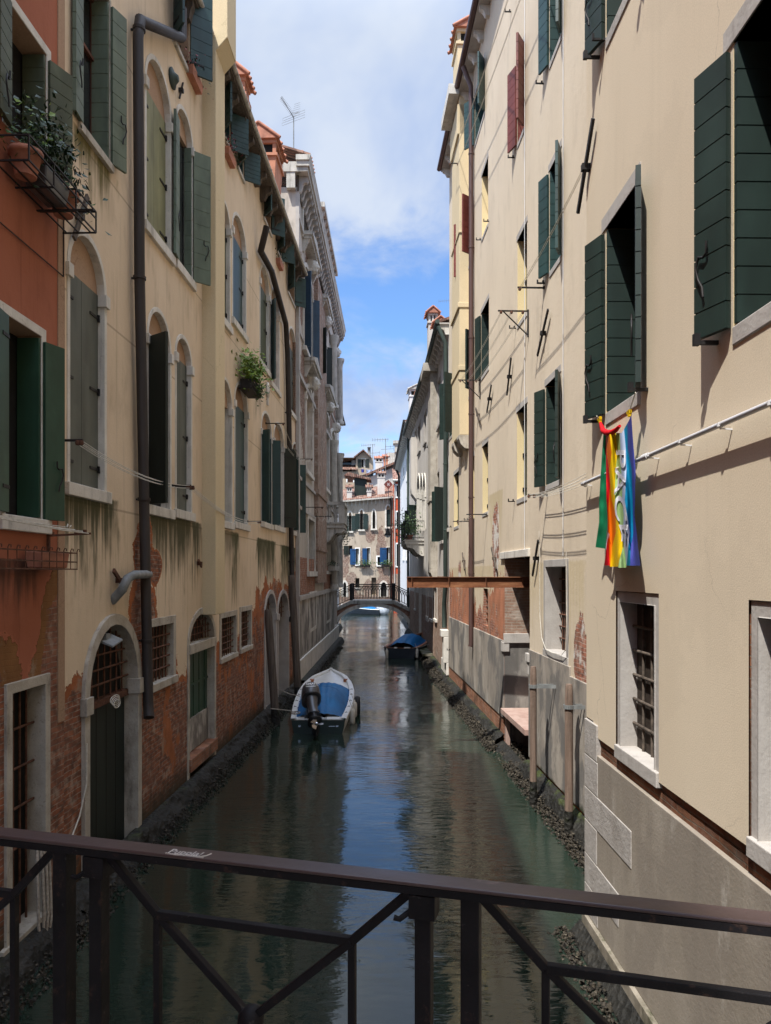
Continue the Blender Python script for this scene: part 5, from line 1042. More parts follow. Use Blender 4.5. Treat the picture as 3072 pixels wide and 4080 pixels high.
# ---------------------------------------------------------------- FAR FOOTBRIDGE
def far_bridge():
    Y = 49.5; x0, x1 = -3.5, 1.75; t = thing('stone_footbridge', 'small arched brick and stone footbridge with iron railing crossing the far canal', 'bridge', ((x0+x1)/2, Y, 0))
    h = (x1-x0)/2; W_ = 2.2
    def arc(i, n, r, rise, z0): a = math.pi*(1-i/n); return (r*math.cos(a), z0+rise*math.sin(a))
    def zt(x): ax = abs(x); return 2.22 if ax < 1.42 else 2.22-(ax-1.42)*.48
    n = 28; rr, rise, z0 = 2.5, 1.62, .18
    top = [(-h-.3, zt(-h-.3)-.22),(-1.42,zt(1.42)-.22),(1.42,zt(1.42)-.22),(h+.3,zt(h+.3)-.22)]
    mb = MB(); ar = [arc(i, n, rr, rise, z0) for i in range(n+1)]
    def strip(y):
        vs, fs = [], []
        for x, z in ar: vs += [(x,y,z),(x,y,zt(x)-.22)]
        fs = [(2*i,2*i+2,2*i+3,2*i+1) for i in range(n)]; mb.add(vs, fs)
        mb.add([(-h-.3,y,-.3),(-rr,y,-.3),(-rr,y,zt(rr)-.22),(-h-.3,y,zt(h+.3)-.22)], [(0,1,2,3)]); mb.add([(h+.3,y,-.3),(rr,y,-.3),(rr,y,zt(rr)-.22),(h+.3,y,zt(h+.3)-.22)], [(0,1,2,3)])
    strip(0); strip(W_)
    mb.add([(x,y,z) for y in (0,W_) for x, z in ar], [(i,i+1,n+2+i,n+1+i) for i in range(n)])
    mb.build('spandrel', MT['brick'], t)
    mb = MB(); o_ = [arc(i, n, rr+.24, rise+.24, z0) for i in range(n+1)]; mb.ringstrip(o_, ar, -.06, .05, .3); mb.build('arch_ring', MT['stone'], t)
    mb = MB(); pr = [(-h-.3,zt(h+.3)),(-1.42,zt(1.42)),(1.42,zt(1.42)),(h+.3,zt(h+.3))]
    for (a, za), (c, zc) in zip(pr, pr[1:]):
        for y0, y1 in ((-.08,W_+.08),): mb.hexa([(a,y0,za-.24),(c,y0,zc-.24),(c,y1,zc-.24),(a,y1,za-.24),(a,y0,za),(c,y0,zc),(c,y1,zc),(a,y1,za)])
    mb.build('deck', MT['stone_dirty'], t, .01)
    for y in (.06, W_-.06):
        mb = MB(); H = 1.05
        for (a, za), (c, zc) in zip(pr, pr[1:]):
            for dz, w in ((H,.045),(H-.12,.03),(.12,.03)): mb.bar((a,y,za+dz),(c,y,zc+dz),w)
            m = max(4, int(round((c-a)/.19)))
            for i in range(m):
                xa, xb = a+(c-a)*i/m, a+(c-a)*(i+1)/m; f = lambda x: za+(zc-za)*(x-a)/(c-a)
                mb.tube([(xa,y,f(xa)+.1),(xa,y,f(xa)+.62),((xa+xb)/2,y,f((xa+xb)/2)+.86),(xb,y,f(xb)+.62),(xb,y,f(xb)+.1)], .018, 4)
                mb.tube([(xa,y,f(xa)+H-.12),((xa+xb)/2,y,f(xa)+.66),(xb,y,f(xb)+H-.12)], .015, 4)
        r = mb.build('railing', MT['iron'], t)
        for x in (-1.42, 1.42): m = MB(); m.box(x-.11,x+.11,y-.06,y+.06,2.22,3.34); m.build('railing_post', MT['iron'], r)
far_bridge()
# ---------------------------------------------------------------- FRONT FOOTBRIDGE (the camera stands on it)
def front_bridge():
    h = .6; A = Vector((-.763*1.2, 1.443*1.2)); B = Vector((.57*1.2, 1.076*1.2)); u = (B-A).normalized(); zt = EZ-h
    t = thing('iron_footbridge', 'black iron footbridge railing with a worn brown handrail right in front', 'railing', (A.x, A.y, 0), math.atan2(u.y, u.x))
    nrm = Vector((-u.y, u.x))
    def rp(px, py):                                      # pixel -> (along, z) on the railing's vertical plane
        r = Vector(((px-CX)/F, 1.0)); k = A.dot(nrm)/r.dot(nrm); p = r*k; return (p-A).dot(u), EZ+(HY-py)/F*k
    mb = MB(); mb.box(-2.2,4.2,-.0262,.0262,zt-.008,zt)
    hr = mb.build('handrail', MT['rail_top'], t, .003)
    mb = MB(); mb.box(-2.2,4.2,-.0255,.0255,zt-.0235,zt-.0085); mb.build('under_rail', MT['rail'], hr)
    zb = zt-.022
    def S(px, py=3600): return rp(px, py)[0]
    cz = rp(997,4058)[1]; z2 = 2*cz-zb                  # panels are symmetric about the boss
    def panel(sL, sR, nL, nR, zn):
        c = (sL+sR)/2 if nL is None else (nL+nR)/2
        nL = sL+.245 if nL is None else nL; nR = sR-.245 if nR is None else nR
        m = MB(); b_ = .0172
        for sg in (1, -1):
            Z = lambda z: z if sg > 0 else 2*cz-z
            m.bar((sL,0,Z(zb)),(nL,0,Z(zn)),b_,b_,(0,1,0)); m.bar((sR,0,Z(zb)),(nR,0,Z(zn)),b_,b_,(0,1,0)); m.bar((nL,0,Z(zn)),(nR,0,Z(zn)),b_,b_,(0,1,0))
            m.bar((nL,0.001,Z(zn)),(c,0.001,cz),b_*.95,b_*.95,(0,1,0)); m.bar((nR,-.001,Z(zn)),(c,-.001,cz),b_*.95,b_*.95,(0,1,0))
        for s in (nL, nR): m.bar((s,0.002,zn),(s,0.002,2*cz-zn),b_*.9)
        m.build('panel_bars', MT['rail'], t, .002)
        m = MB(); m.lathe([(.004,-.028),(.02,-.022),(.027,-.008),(.027,.008),(.02,.022),(.004,.028)], (0,0,0), 14); m.v = [(c+x, z, cz+y) for x, y, z in m.v]; m.build('boss', MT['rail'], t)
    n1 = rp(627,3640); n2 = rp(1402,3750); n3 = rp(2174,3868)
    pL, pR = S(396,3480), S(1690,3640); pL0, pR0 = S(257,3480), S(1877,3680)
    panel(pL+.02, pR-.02, n1[0], n2[0], (n1[1]+n2[1])/2)
    wd = n2[0]-n1[0]
    panel(pR0+.02, pR0+(pR-pL), n3[0], n3[0]+wd, (n1[1]+n2[1])/2); panel(pL0-(pR-pL), pL0-.02, S(55,3560)-wd, S(55,3560), (n1[1]+n2[1])/2)
    for s, w in ((pL0,.036),(pL,.032),(pR,.032),(pR0,.036),(pR0+(pR-pL)+.1,.036),(pL0-(pR-pL)-.1,.036)):
        m = MB(); m.box(s-w/2,s+w/2,-w/2,w/2,2.45,zb); p = m.build('post', MT['rail'], t, .002)
        if w < .034:
            m = MB(); m.box(s-.026,s+.026,-.024,.024,zb-.05,zb-.004); m.tube([(s-.024,-.01,zb-.04),(s-.045,-.02,zb-.055),(s-.056,-.02,zb-.053)],.006,6); m.build('collar', MT['rail'], p)
    m = MB(); m.box(-3.2,4.0,-.08,-3.2,2.2,2.45); m.build('deck', MT['stone_dirty'], t)
    # scratched white lettering on the handrail
    vs, fs = text_mesh('Puppla!', .046, .0006); s0 = rp(684,3372)[0]; s1 = rp(812,3392)[0]
    xm = max(v.x for v in vs); m = MB(); k = (s1-s0)/xm
    m.add([(s0+v.x*k, -.018+v.y*.72, zt+.0012) for v in vs], fs)
    m.tube([(s0-.002,-.021,zt+.001),(s0+.02,-.023,zt+.001),(s0+.05,-.021,zt+.001),(s0+.09,-.023,zt+.001),(s1,-.0225,zt+.001),(s1+.012,-.012,zt+.001),(s1+.017,.002,zt+.001)], .0016, 4)
    m.build('scratched_lettering', MT['scrawl'], hr)
front_bridge()
# ---------------------------------------------------------------- BOATS
def hull(t, st, zs, hb, white, dark, rim, L_, keel=-.22, inner=.11):
    """lofted open hull along +y; returns gunwale sampler"""
    from bisect import bisect
    def at(arr, v):
        x = v*(len(arr)-1); i = min(int(x), len(arr)-2); f = x-i; f2 = f; return arr[i]*(1-f2)+arr[i+1]*f2
    n = 26; mb = MB(); sec = []
    for j in range(n+1):
        v = j/n; b = max(.012, at(hb, v)); g = at(zs, v); y = v*L_
        pts = []
        for q, (fx, fz) in enumerate(((0,0),(.45,.02),(.78,.12),(.90,.38),(.97,.72),(1.0,.97),(1.04,1.0),(1.02,1.04),(1-inner/b*1.0 if b > inner*1.3 else .25,1.04),(1-inner/b*1.1 if b > inner*1.3 else .2,.93))):
            pts.append((b*fx, y+(.25*(1-fz) if False else 0), keel+(g-keel)*min(fz,1)+(.03 if fz > 1 else 0)))
        sec.append(pts)
    m = len(sec[0])
    for sg in (1, -1):
        vs = [(sg*x, y, z) for p in sec for x, y, z in p]
        for k in range(m-1):
            mb.mi = 1 if k < 3 else (0 if k < 5 else 2)
            mb.add(vs, [(j*m+k, j*m+k+1, (j+1)*m+k+1, (j+1)*m+k) for j in range(n)], False)
    mb.mi = 1
    mb.add([(x, 0, z) for x, y, z in sec[0][:6]]+[(-x, 0, z) for x, y, z in sec[0][5:0:-1]], [tuple(range(11))])
    mb.build('hull', [white, dark, rim], t)
    return lambda v: (at(hb, v), at(zs, v))
def fender(t, p, L_=.42, r=.075, m='fender'):
    mb = MB(); mb.lathe([(.02,0),(r*.7,.02),(r,.07),(r,L_-.07),(r*.7,L_-.02),(.025,L_),(.02,L_+.05)], p, 12); mb.tube([(p[0],p[1],p[2]+L_),(p[0]-.1,p[1],p[2]+L_+.25)], .008, 5); mb.build('fender', MT[m], t)
def boat_one():
    t = thing('motorboat', 'white motorboat under a blue tarpaulin with a grey outboard motor, moored at the left bank', 'boat', (-1.68, 18.5, 0), rad(1.0))
    gs = hull(t, 0, [.36,.38,.42,.48,.56,.66,.76,.86], [.67,.73,.78,.80,.79,.71,.52,.08], MT['hull_white'], MT['hull_green'], MT['hull_white'], 5.7)
    # deck moulding and foredeck
    def deck(u, v):
        vv = .56+v*.43; b, g = gs(vv); x = (u*2-1)*max(.02, b-.09); return (x, vv*5.7, g-.05+.07*(1-(u*2-1)**2))
    mb = MB(); mb.grid(deck, 12, 14)
    def sd(u, v): b, g = gs(v*.62); x = b-.09-u*.12; return (x, v*.62*5.7, g-.02-u*.04)
    mb.grid(sd, 2, 10); mb.grid(lambda u, v: (-sd(u,v)[0],)+sd(u,v)[1:], 2, 10)
    mb.box(-.62,-.2,.02,.30,.30,.37); mb.box(.2,.62,.02,.30,.30,.37); mb.box(-.2,.2,.02,.12,.1,.22); mb.box(-.63,.63,.3,.34,.1,.34)
    mb.box(-.05,.05,5.55,5.72,.84,.93); mb.build('deck', MT['hull_white'], t, .012)
    def tarp(u, v):
        vv = .07+v*.55; b, g = gs(vv); w = u*2-1; bb = b-.12
        hgt = (.20+.24*math.sin(math.pi*min(1, v*1.15)))*(1-abs(w)**2.2)*(.35+.65*min(1, v*3+.2))
        wr = .012*math.sin(w*22+v*6)*(1-abs(w))+.010*noise.noise(Vector((w*3,v*8,1)))
        e = .05 if v < .97 else 0
        ridge = .035*math.exp(-((v-.62)/.018)**2)*(1-w*w)+.03*math.exp(-((v-.8)/.02)**2)*(1-w*w)
        return (w*bb, vv*5.7-.35*(1-w*w)*0, g-.03+hgt+wr+ridge)
    mb = MB(); mb.grid(tarp, 36, 48); mb.build('tarpaulin', MT['tarp'], t)
    mb = MB()
    for sx in (1,-1):
        mb.box(sx*.52-.06,sx*.52+.06,4.32,4.5,.66,.74)
    mb.build('wood_cleat', MT['varnish'], t)
    mb = MB()                                           # lashings of the tarpaulin
    for sx in (1,-1):
        for v in (.12,.24,.36,.48,.58):
            b, g = gs(v); mb.tube([(sx*(b-.14),v*5.7,g+.0),(sx*(b-.03),v*5.7-.03,g+.05),(sx*(b+.02),v*5.7-.03,g-.04)], .009, 5)
    mb.build('lashing', MT['iron'], t)
    for (x, y, z) in ((.82,1.2,-.02),(.86,1.75,.06)): fender(t, (x,y,z), .44)
    mb = MB(); mb.lathe([(.02,-.1),(.26,-.09),(.30,0),(.26,.09),(.02,.1)], (0,0,0), 18); mb.v = [(.92+z*.9, 2.6+x, .22+y) for x, y, z in mb.v]; mb.build('tyre_fender', MT['rubber'], t)
    mb = MB(); mb.tube([(-.62,.5,.42),(-.75,.45,.5),(-.95,.3,.55),(-1.22,.2,.6)], .014, 6); mb.tube([(-.7,2.4,.55),(-.95,2.5,.58),(-1.35,2.7,.7)], .014, 6)
    for i in range(2): mb.tube([(-.62+.11*math.cos(a),.55+.16*math.sin(a),.42+.01*i) for a in [k*.6+i for k in range(12)]], .012, 5)
    mb.build('mooring_line', MT['rope'], t)
    mb = MB(); mb.box(.26,.42,-.012,.0,.18,.20); mb.box(.44,.5,-.012,.0,.17,.21); mb.box(-.5,-.44,-.012,0,.17,.22); mb.build('transom_fitting', MT['steel'], t)
    # outboard motor, tilted up: loft of rounded sections along its axis
    m_ = empty('outboard_motor', (-.10, -.16, .40)); m_.parent = t; m_.rotation_euler = (rad(-50), 0, rad(12)); m_.scale = (1.25, 1.05, 1.0)
    def loft(mb, secs, n=20, p=2.6):
        vs = []
        for (z, cx, cy, a, b_) in secs:
            for i in range(n):
                th = 2*math.pi*i/n; c, s = math.cos(th), math.sin(th); vs.append((cx+a*math.copysign(abs(c)**(2/p), c), cy+b_*math.copysign(abs(s)**(2/p), s), z))
        k = len(secs); mb.add(vs, [(i*n+j, i*n+(j+1)%n, (i+1)*n+(j+1)%n, (i+1)*n+j) for i in range(k-1) for j in range(n)], True)
        mb.add(vs[:n], [tuple(range(n))]); mb.add(vs[-n:], [tuple(range(n))])
    mb = MB(); loft(mb, [(.60,0,.0,.165,.26),(.64,0,0,.185,.30),(.78,0,0,.19,.31),(.92,0,.0,.178,.29),(1.0,0,.01,.15,.25),(1.035,0,.02,.10,.17),(1.045,0,.02,.03,.05)]); cw = mb.build('cowling', MT['motor_grey'], m_)
    mb = MB(); loft(mb, [(.585,0,0,.17,.27),(.60,0,0,.196,.312),(.635,0,0,.196,.312),(.65,0,0,.18,.29)]); loft(mb, [(.63,0,.0,.1952,.3102),(.7,0,0,.1952,.318),(.712,0,0,.18,.3)]) if False else None; mb.build('cowling_band', MT['motor_dark'], m_)
    mb = MB(); loft(mb, [(.59,0,-.02,.13,.20),(.45,0,-.05,.105,.15),(.30,0,-.06,.10,.13),(.14,0,-.06,.09,.12),(.10,0,-.06,.12,.14),(.08,0,-.06,.12,.14)]); mb.build('leg', MT['motor_grey'], m_)
    mb = MB(); loft(mb, [(.08,0,-.07,.055,.11),(-.12,0,-.07,.045,.12),(-.16,0,-.09,.14,.22),(-.175,0,-.09,.14,.22),(-.18,0,-.07,.04,.12),(-.34,0,-.07,.035,.10)], 16); loft(mb, [(-.44,0,-.05,.008,.03),(-.58,0,-.06,.01,.07),(-.60,0,-.06,.006,.04)], 12)
    sh = [(0,.16,-.40,.01),(0,.10,-.40,.055),(0,0,-.40,.07),(0,-.14,-.40,.062),(0,-.22,-.40,.045),(0,-.26,-.40,.03)]
    mb.tube([(x,y,z) for x,y,z,r in sh], [r for *_, r in sh], 12); mb.build('gearcase', MT['motor_dark'], m_)
    mb = MB(); mb.tube([(0,-.26,-.40),(0,-.34,-.40)], [.04,.015], 10)
    for k in range(3):
        a = 2.094*k; c, s = math.cos(a), math.sin(a); e = Vector((c,0,s)); f = Vector((-s,.55,c)).normalized(); p = Vector((0,-.29,-.40))
        mb.add([p+e*.03-f*.03, p+e*.09-f*.07, p+e*.14-f*.02, p+e*.13+f*.06, p+e*.04+f*.03], [(0,1,2,3,4)])
    mb.build('propeller', MT['steel'], m_)
    mb = MB(); mb.box(-.10,.10,.12,.26,.18,.5); mb.box(.06,.20,.16,.30,.10,.2); mb.tube([(.1,.2,.5),(.3,.5,.48),(.34,.62,.5)], .02, 6); mb.tube([(-.12,.2,.3),(-.14,.2,.1)], .03, 6); mb.build('clamp_bracket', MT['motor_dark'], m_)
    vs, fs = text_mesh('YAMAHA', .082, .0016); xm = max(v.x for v in vs); mb = MB()
    mb.add([(v.x-xm/2, -.3105+.012*((v.x-xm/2)/.16)**2-.006*(abs(v.y)), .845+v.y) for v in vs], fs)
    mb.add([(-.13,-.311,.80),(.14,-.311,.80),(.14,-.311,.806),(-.13,-.311,.806)], [(0,1,2,3)]); mb.add([(-.12,-.311,.775),(.08,-.311,.775),(.08,-.311,.788),(-.12,-.311,.788)], [(0,1,2,3)])
    mb.build('brand_lettering', MT['white_paint'], m_)
boat_one()
def boat_two():
    t = thing('rowing_boat', 'dark wooden boat with orange gunwale and a domed blue cover moored on the right', 'boat', (.68, 35.0, 0), rad(-16))
    gs = hull(t, 0, [.50,.52,.55,.6,.66,.75,.85], [.78,.84,.86,.84,.72,.46,.04], MT['hull_navy'], MT['hull_navy'], MT['varnish'], 4.6)
    mb = MB()
    def tarp(u, v): vv = .08+v*.6; b, g = gs(vv); w = u*2-1; return (w*(b-.13)+.02, vv*4.6, g-.06+.52*(1-abs(w)**2.4)*(math.sin(math.pi*min(1,.1+v*.9))**.6)+.012*math.sin(w*14))
    mb.grid(tarp, 24, 24); mb.build('tarpaulin', MT['tarp'], t)
    mb = MB(); mb.box(-.6,.6,.04,.1,.3,.49); mb.box(-.66,.66,.25,.3,.2,.42); mb.build('thwart', MT['varnish'], t)
    for p, m in (((-.62,-.08,-.05),'fender'),((.82,.05,.02),'fender')): fender(t, p, .46, .07, m)
    fender(t, (-.86,1.3,.02), .4, .08, 'rubber')
    mb = MB(); mb.tube([(.6,.1,.5),(.95,.3,.55),(1.2,.9,.62)], .015, 5); mb.build('mooring_line', MT['rope'], t)
    mb = MB(); mb.box(-.28,-.14,-.05,.05,.47,.52); mb.box(.22,.5,-.04,.05,.49,.53); mb.build('stern_patch', MT['white_paint'], t)
boat_two()
def boat_three():
    t = thing('moored_boat', 'blue boat with white stripe and pale wrapped engine seen under the far footbridge', 'boat', (-.35, 72.5, 0), rad(68))
    hull(t, 0, [.5,.52,.58,.66,.8,.95], [.75,.85,.85,.75,.5,.04], MT['hull_navy'], MT['hull_navy'], MT['hull_white'], 4.4)
    mb = MB(); mb.grid(lambda u, v: ((u*2-1)*.7*(1-.5*v), .5+v*3.2, .52+.35*(1-(u*2-1)**2)*math.sin(math.pi*(.1+.9*v))), 14, 14); mb.build('tarpaulin', MT['tarp'], t)
    mb = MB(); mb.grid(lambda u, v: (lambda d: (d.x*.55, -.1+d.y*.6, .55+d.z*.75))(Vector((math.sin(math.pi*v)*math.cos(6.283*u), math.sin(math.pi*v)*math.sin(6.283*u), math.cos(math.pi*v)))*(1+.16*noise.noise(Vector((math.cos(6.283*u)*2,math.sin(6.283*u)*2,v*4))))), 20, 14); mb.build('engine_wrap', MT['tarp_pale'], t)
boat_three()
# ---------------------------------------------------------------- SMALL THINGS
def wthing(b, name, label, cat, s, d, z, group=None):     # a thing whose axes follow a facade: x along it, y into the wall
    p = b.wld(s, d, z); return thing(name, label, cat, p, math.atan2(b.u.y, b.u.x), group)
def mooring_poles():
    def pole(label, x, y, top, r, lean=(0,0), ring=None, m='wood_pole', zb=-.5):
        t = thing('mooring_pole', label, 'pole', (x, y, 0), 0, 'mooring poles along the canal walls'); mb = MB()
        pts = [(lean[0]*z, lean[1]*z, z) for z in (zb, .25, .6, 1.4, top-.22, top-.03, top)]
        mb.tube(pts, [r*1.05,r*1.05,r*1.02,r*1.02,r,r*.86,r*.74], 14); mb.build('shaft', MT[m], t)
        mb = MB(); mb.tube([(lean[0]*z, lean[1]*z, z) for z in (zb,.1,.42)], [r*1.12,r*1.13,r*1.04], 14); mb.build('wet_foot', MT['footing'], t)
        if ring:
            mb = MB(); z = top-.34
            for i in range(20):
                a, c = 2*math.pi*i/20, 2*math.pi*(i+1)/20; mb.obox((r*1.12*math.cos(a),r*1.12*math.sin(a),z-.03),(r*1.12*(math.cos(c)-math.cos(a)),r*1.12*(math.sin(c)-math.sin(a)),0),(.014*math.cos(a),.014*math.sin(a),0),(0,0,.06))
            mb.box(r*.9,ring,-r*1.15,-r*1.0,z-.03,z+.03); mb.box(r*.9,ring,r*1.0,r*1.15,z-.03,z+.03); mb.build('iron_ring', MT['pipe_grey'], t)
        return t
    pole('brown wooden mooring pole with iron ring nearer the camera on the right wall', 2.775, 11.2, 2.33, .062, ring=.30)
    pole('brown wooden mooring pole with iron ring standing beside the red landing', 2.55, 12.78, 2.40, .058, ring=.42)
    pole('leaning wooden mooring pole behind the motor of the white boat', -2.90, 19.6, 3.05, .105, (-.075,.03), m='wood_dark')
    pole('leaning wooden mooring pole under the dark rain pipe at the left house', -2.75, 23.4, 3.95, .115, (-.06,.03), m='wood_dark')
mooring_poles()
def beam():
    t = thing('hoist_beam', 'rusty steel I-beam sticking out over the canal from the water gate', 'beam', (.46, 16.0, 3.70))
    L_ = 3.3; mb = MB(); mb.box(0,L_,-.055,.055,0,.016); mb.box(0,L_,-.055,.055,.217,.233); mb.box(0,L_,-.007,.007,.014,.219); mb.build('profile', MT['beam'], t, .003)
    mb = MB()
    for x in (.1,.9,1.7,2.5): mb.box(x,x+.012,-.05,.05,.016,.217)
    mb.build('stiffener', MT['beam'], t)
beam()
def peace_flag():
    b = RN; P = b.P
    t = wthing(b, 'peace_flag', 'rainbow peace flag with white lettering hanging below the green shutters on the cream wall', 'flag', -7.25, .12, 5.5); t0 = (-7.25, .12, 5.5)
    def zp(zx, zy, d): s, z = P(2360+zx*.2937, 1640+zy*.2937, d); return (s-t0[0], -d+t0[1], z-t0[2])
    rows = [  # y in crop, left edge, stripe limits red|orange|yellow|green|sky|teal|violet
     (290,(182,192,232,318,372,430,478,545)), (560,(186,196,262,336,384,455,482,566)), (800,(188,226,232,320,392,463,536,590)), (1000,(190,240,246,308,410,452,540,582)),
     (1200,(192,226,264,306,404,440,549,580)), (1400,(208,214,318,324,428,470,552,572)), (1650,(214,218,318,406,414,512,556,604)), (1850,(190,228,262,412,432,486,520,622)), (2080,(166,238,246,352,462,466,512,652))]
    def lim(y):
        for (ya, A), (yb, B) in zip(rows, rows[1:]):
            if y <= yb: f = max(0, (y-ya)/(yb-ya)); return [p+(q-p)*f for p, q in zip(A, B)]
        return list(rows[-1][1])
    def depth(f, y): return .115+.03*math.sin(f*9.2+y*.0016)*(.4+.6*min(1, y/1500))+.02*math.sin(f*17-y*.003)+.02*f
    nv = 90; mb = MB()
    for k in range(7):                                   # seven stripes sewn side by side
        mb.mi = k; nu = 5
        def fn(u, v):
            y = 290+v*1800; l = lim(y); yy = y+(28*math.sin((l[k]-180)/120.) if v > .98 else 0)
            top = -260*((l[k]+(l[k+1]-l[k])*u-430)/120.) if l[k] > 430-1 and v < .25 else 0
            if k >= 4:                                  # the right-hand stripes run up to the corner tied to the shutter
                q = max(0, 1-(y-290)/700); xx = l[k]+(l[k+1]-l[k])*u; yy = y-q*q*max(0, (xx-400))*1.75; xx = xx+(500-xx)*.35*q*q if xx > 500 else xx
            else: xx = l[k]+(l[k+1]-l[k])*u
            f = (xx-180)/400.; return zp(xx, yy, depth(f, y))
        mb.grid(fn, nu, nv)
    mats = [MT['c_'+n] for n in ('red','orange','yellow','green','sky','teal','violet')]
    c = mb.build('cloth', mats, t)
    mb = MB()                                           # the red edge is gathered into a rolled swag at the top
    sw = [(100,120),(122,190),(150,262),(205,290),(262,285),(320,250),(372,195)]
    mb.tube([Vector(zp(x, y, .13)) for x, y in sw], [.009,.019,.028,.030,.027,.022,.014], 12); mb.build('rolled_edge', MT['c_red'], t)
    vs, fs = text_mesh('PACE', 1.0, .012); xm = max(v.x for v in vs); ym = max(v.y for v in vs)
    b2 = bmesh.new(); bv = [b2.verts.new(v) for v in vs]
    for f in fs:
        try: b2.faces.new([bv[i] for i in f])
        except ValueError: pass
    bmesh.ops.triangulate(b2, faces=b2.faces); bmesh.ops.subdivide_edges(b2, edges=b2.edges, cuts=3, use_grid_fill=True)
    vs = [v.co.copy() for v in b2.verts]; b2.verts.index_update(); fs = [[v.index for v in f.verts] for f in b2.faces]; b2.free()
    def place(v):
        y = 490+v.x/xm*1270; l = lim(y); x0, x1 = l[3]-8+(.0), l[5]-6; x0 = min(x0, x1-120) if y < 1300 else min(x0, x1-95); xx = x0+(x1-x0)*v.y/ym
        f = (xx-180)/400.; return zp(xx, y, depth(f, y)+.012)
    mb = MB(); mb.add([place(v) for v in vs], fs); mb.build('lettering', MT['c_white'], t)
    mb = MB()
    for x, y in ((100,100),(500,10)): p = Vector(zp(x, y, .13)); mb.box(p.x-.035,p.x+.035,p.y-.012,p.y+.012,p.z-.012,p.z+.012); mb.box(p.x-.01,p.x+.03,p.y-.012,p.y+.012,p.z-.04,p.z+.02)
    mb.build('clothes_peg', MT['c_yellow'], t)
    mb = MB(); mb.tube([zp(500,10,.13), zp(585,-260,.16)], .005, 5); mb.tube([zp(100,110,.13), zp(60,60,.17)], .006, 5); mb.build('tie_cord', MT['cord'], t)
    t = wthing(b, 'italian_flag', 'narrow green white and red flag hanging behind the rainbow flag', 'flag', -7.62, .06, 5.0); t0 = (-7.62, .06, 5.0)
    mb = MB(); L0 = [(290,150,192),(540,134,192),(880,112,192),(1230,92,196),(1500,92,208),(1830,44,180)]
    def row(y):
        for A, B in zip(L0, L0[1:]):
            if y <= B[0]: f = (y-A[0])/(B[0]-A[0]); return A[1]+(B[1]-A[1])*f, A[2]+(B[2]-A[2])*f
        return L0[-1][1:]
    def fg(u, v): y = 290+v*1550+u*v*20; a, c = row(min(y, 1830)); return zp(a+(c-a)*u, y, .10+.012*math.sin(u*5+v*2)+.0012*math.sin(v*40))
    mb.grid(fg, 8, 60); mb.mi = 1; mb.add([zp(180,1860,.105),zp(212,1640,.105),zp(230,1660,.105),zp(205,1900,.105)], [(0,1,2,3)]); mb.build('cloth', [MT['c_darkgreen'], MT['c_white']], t)
peace_flag()
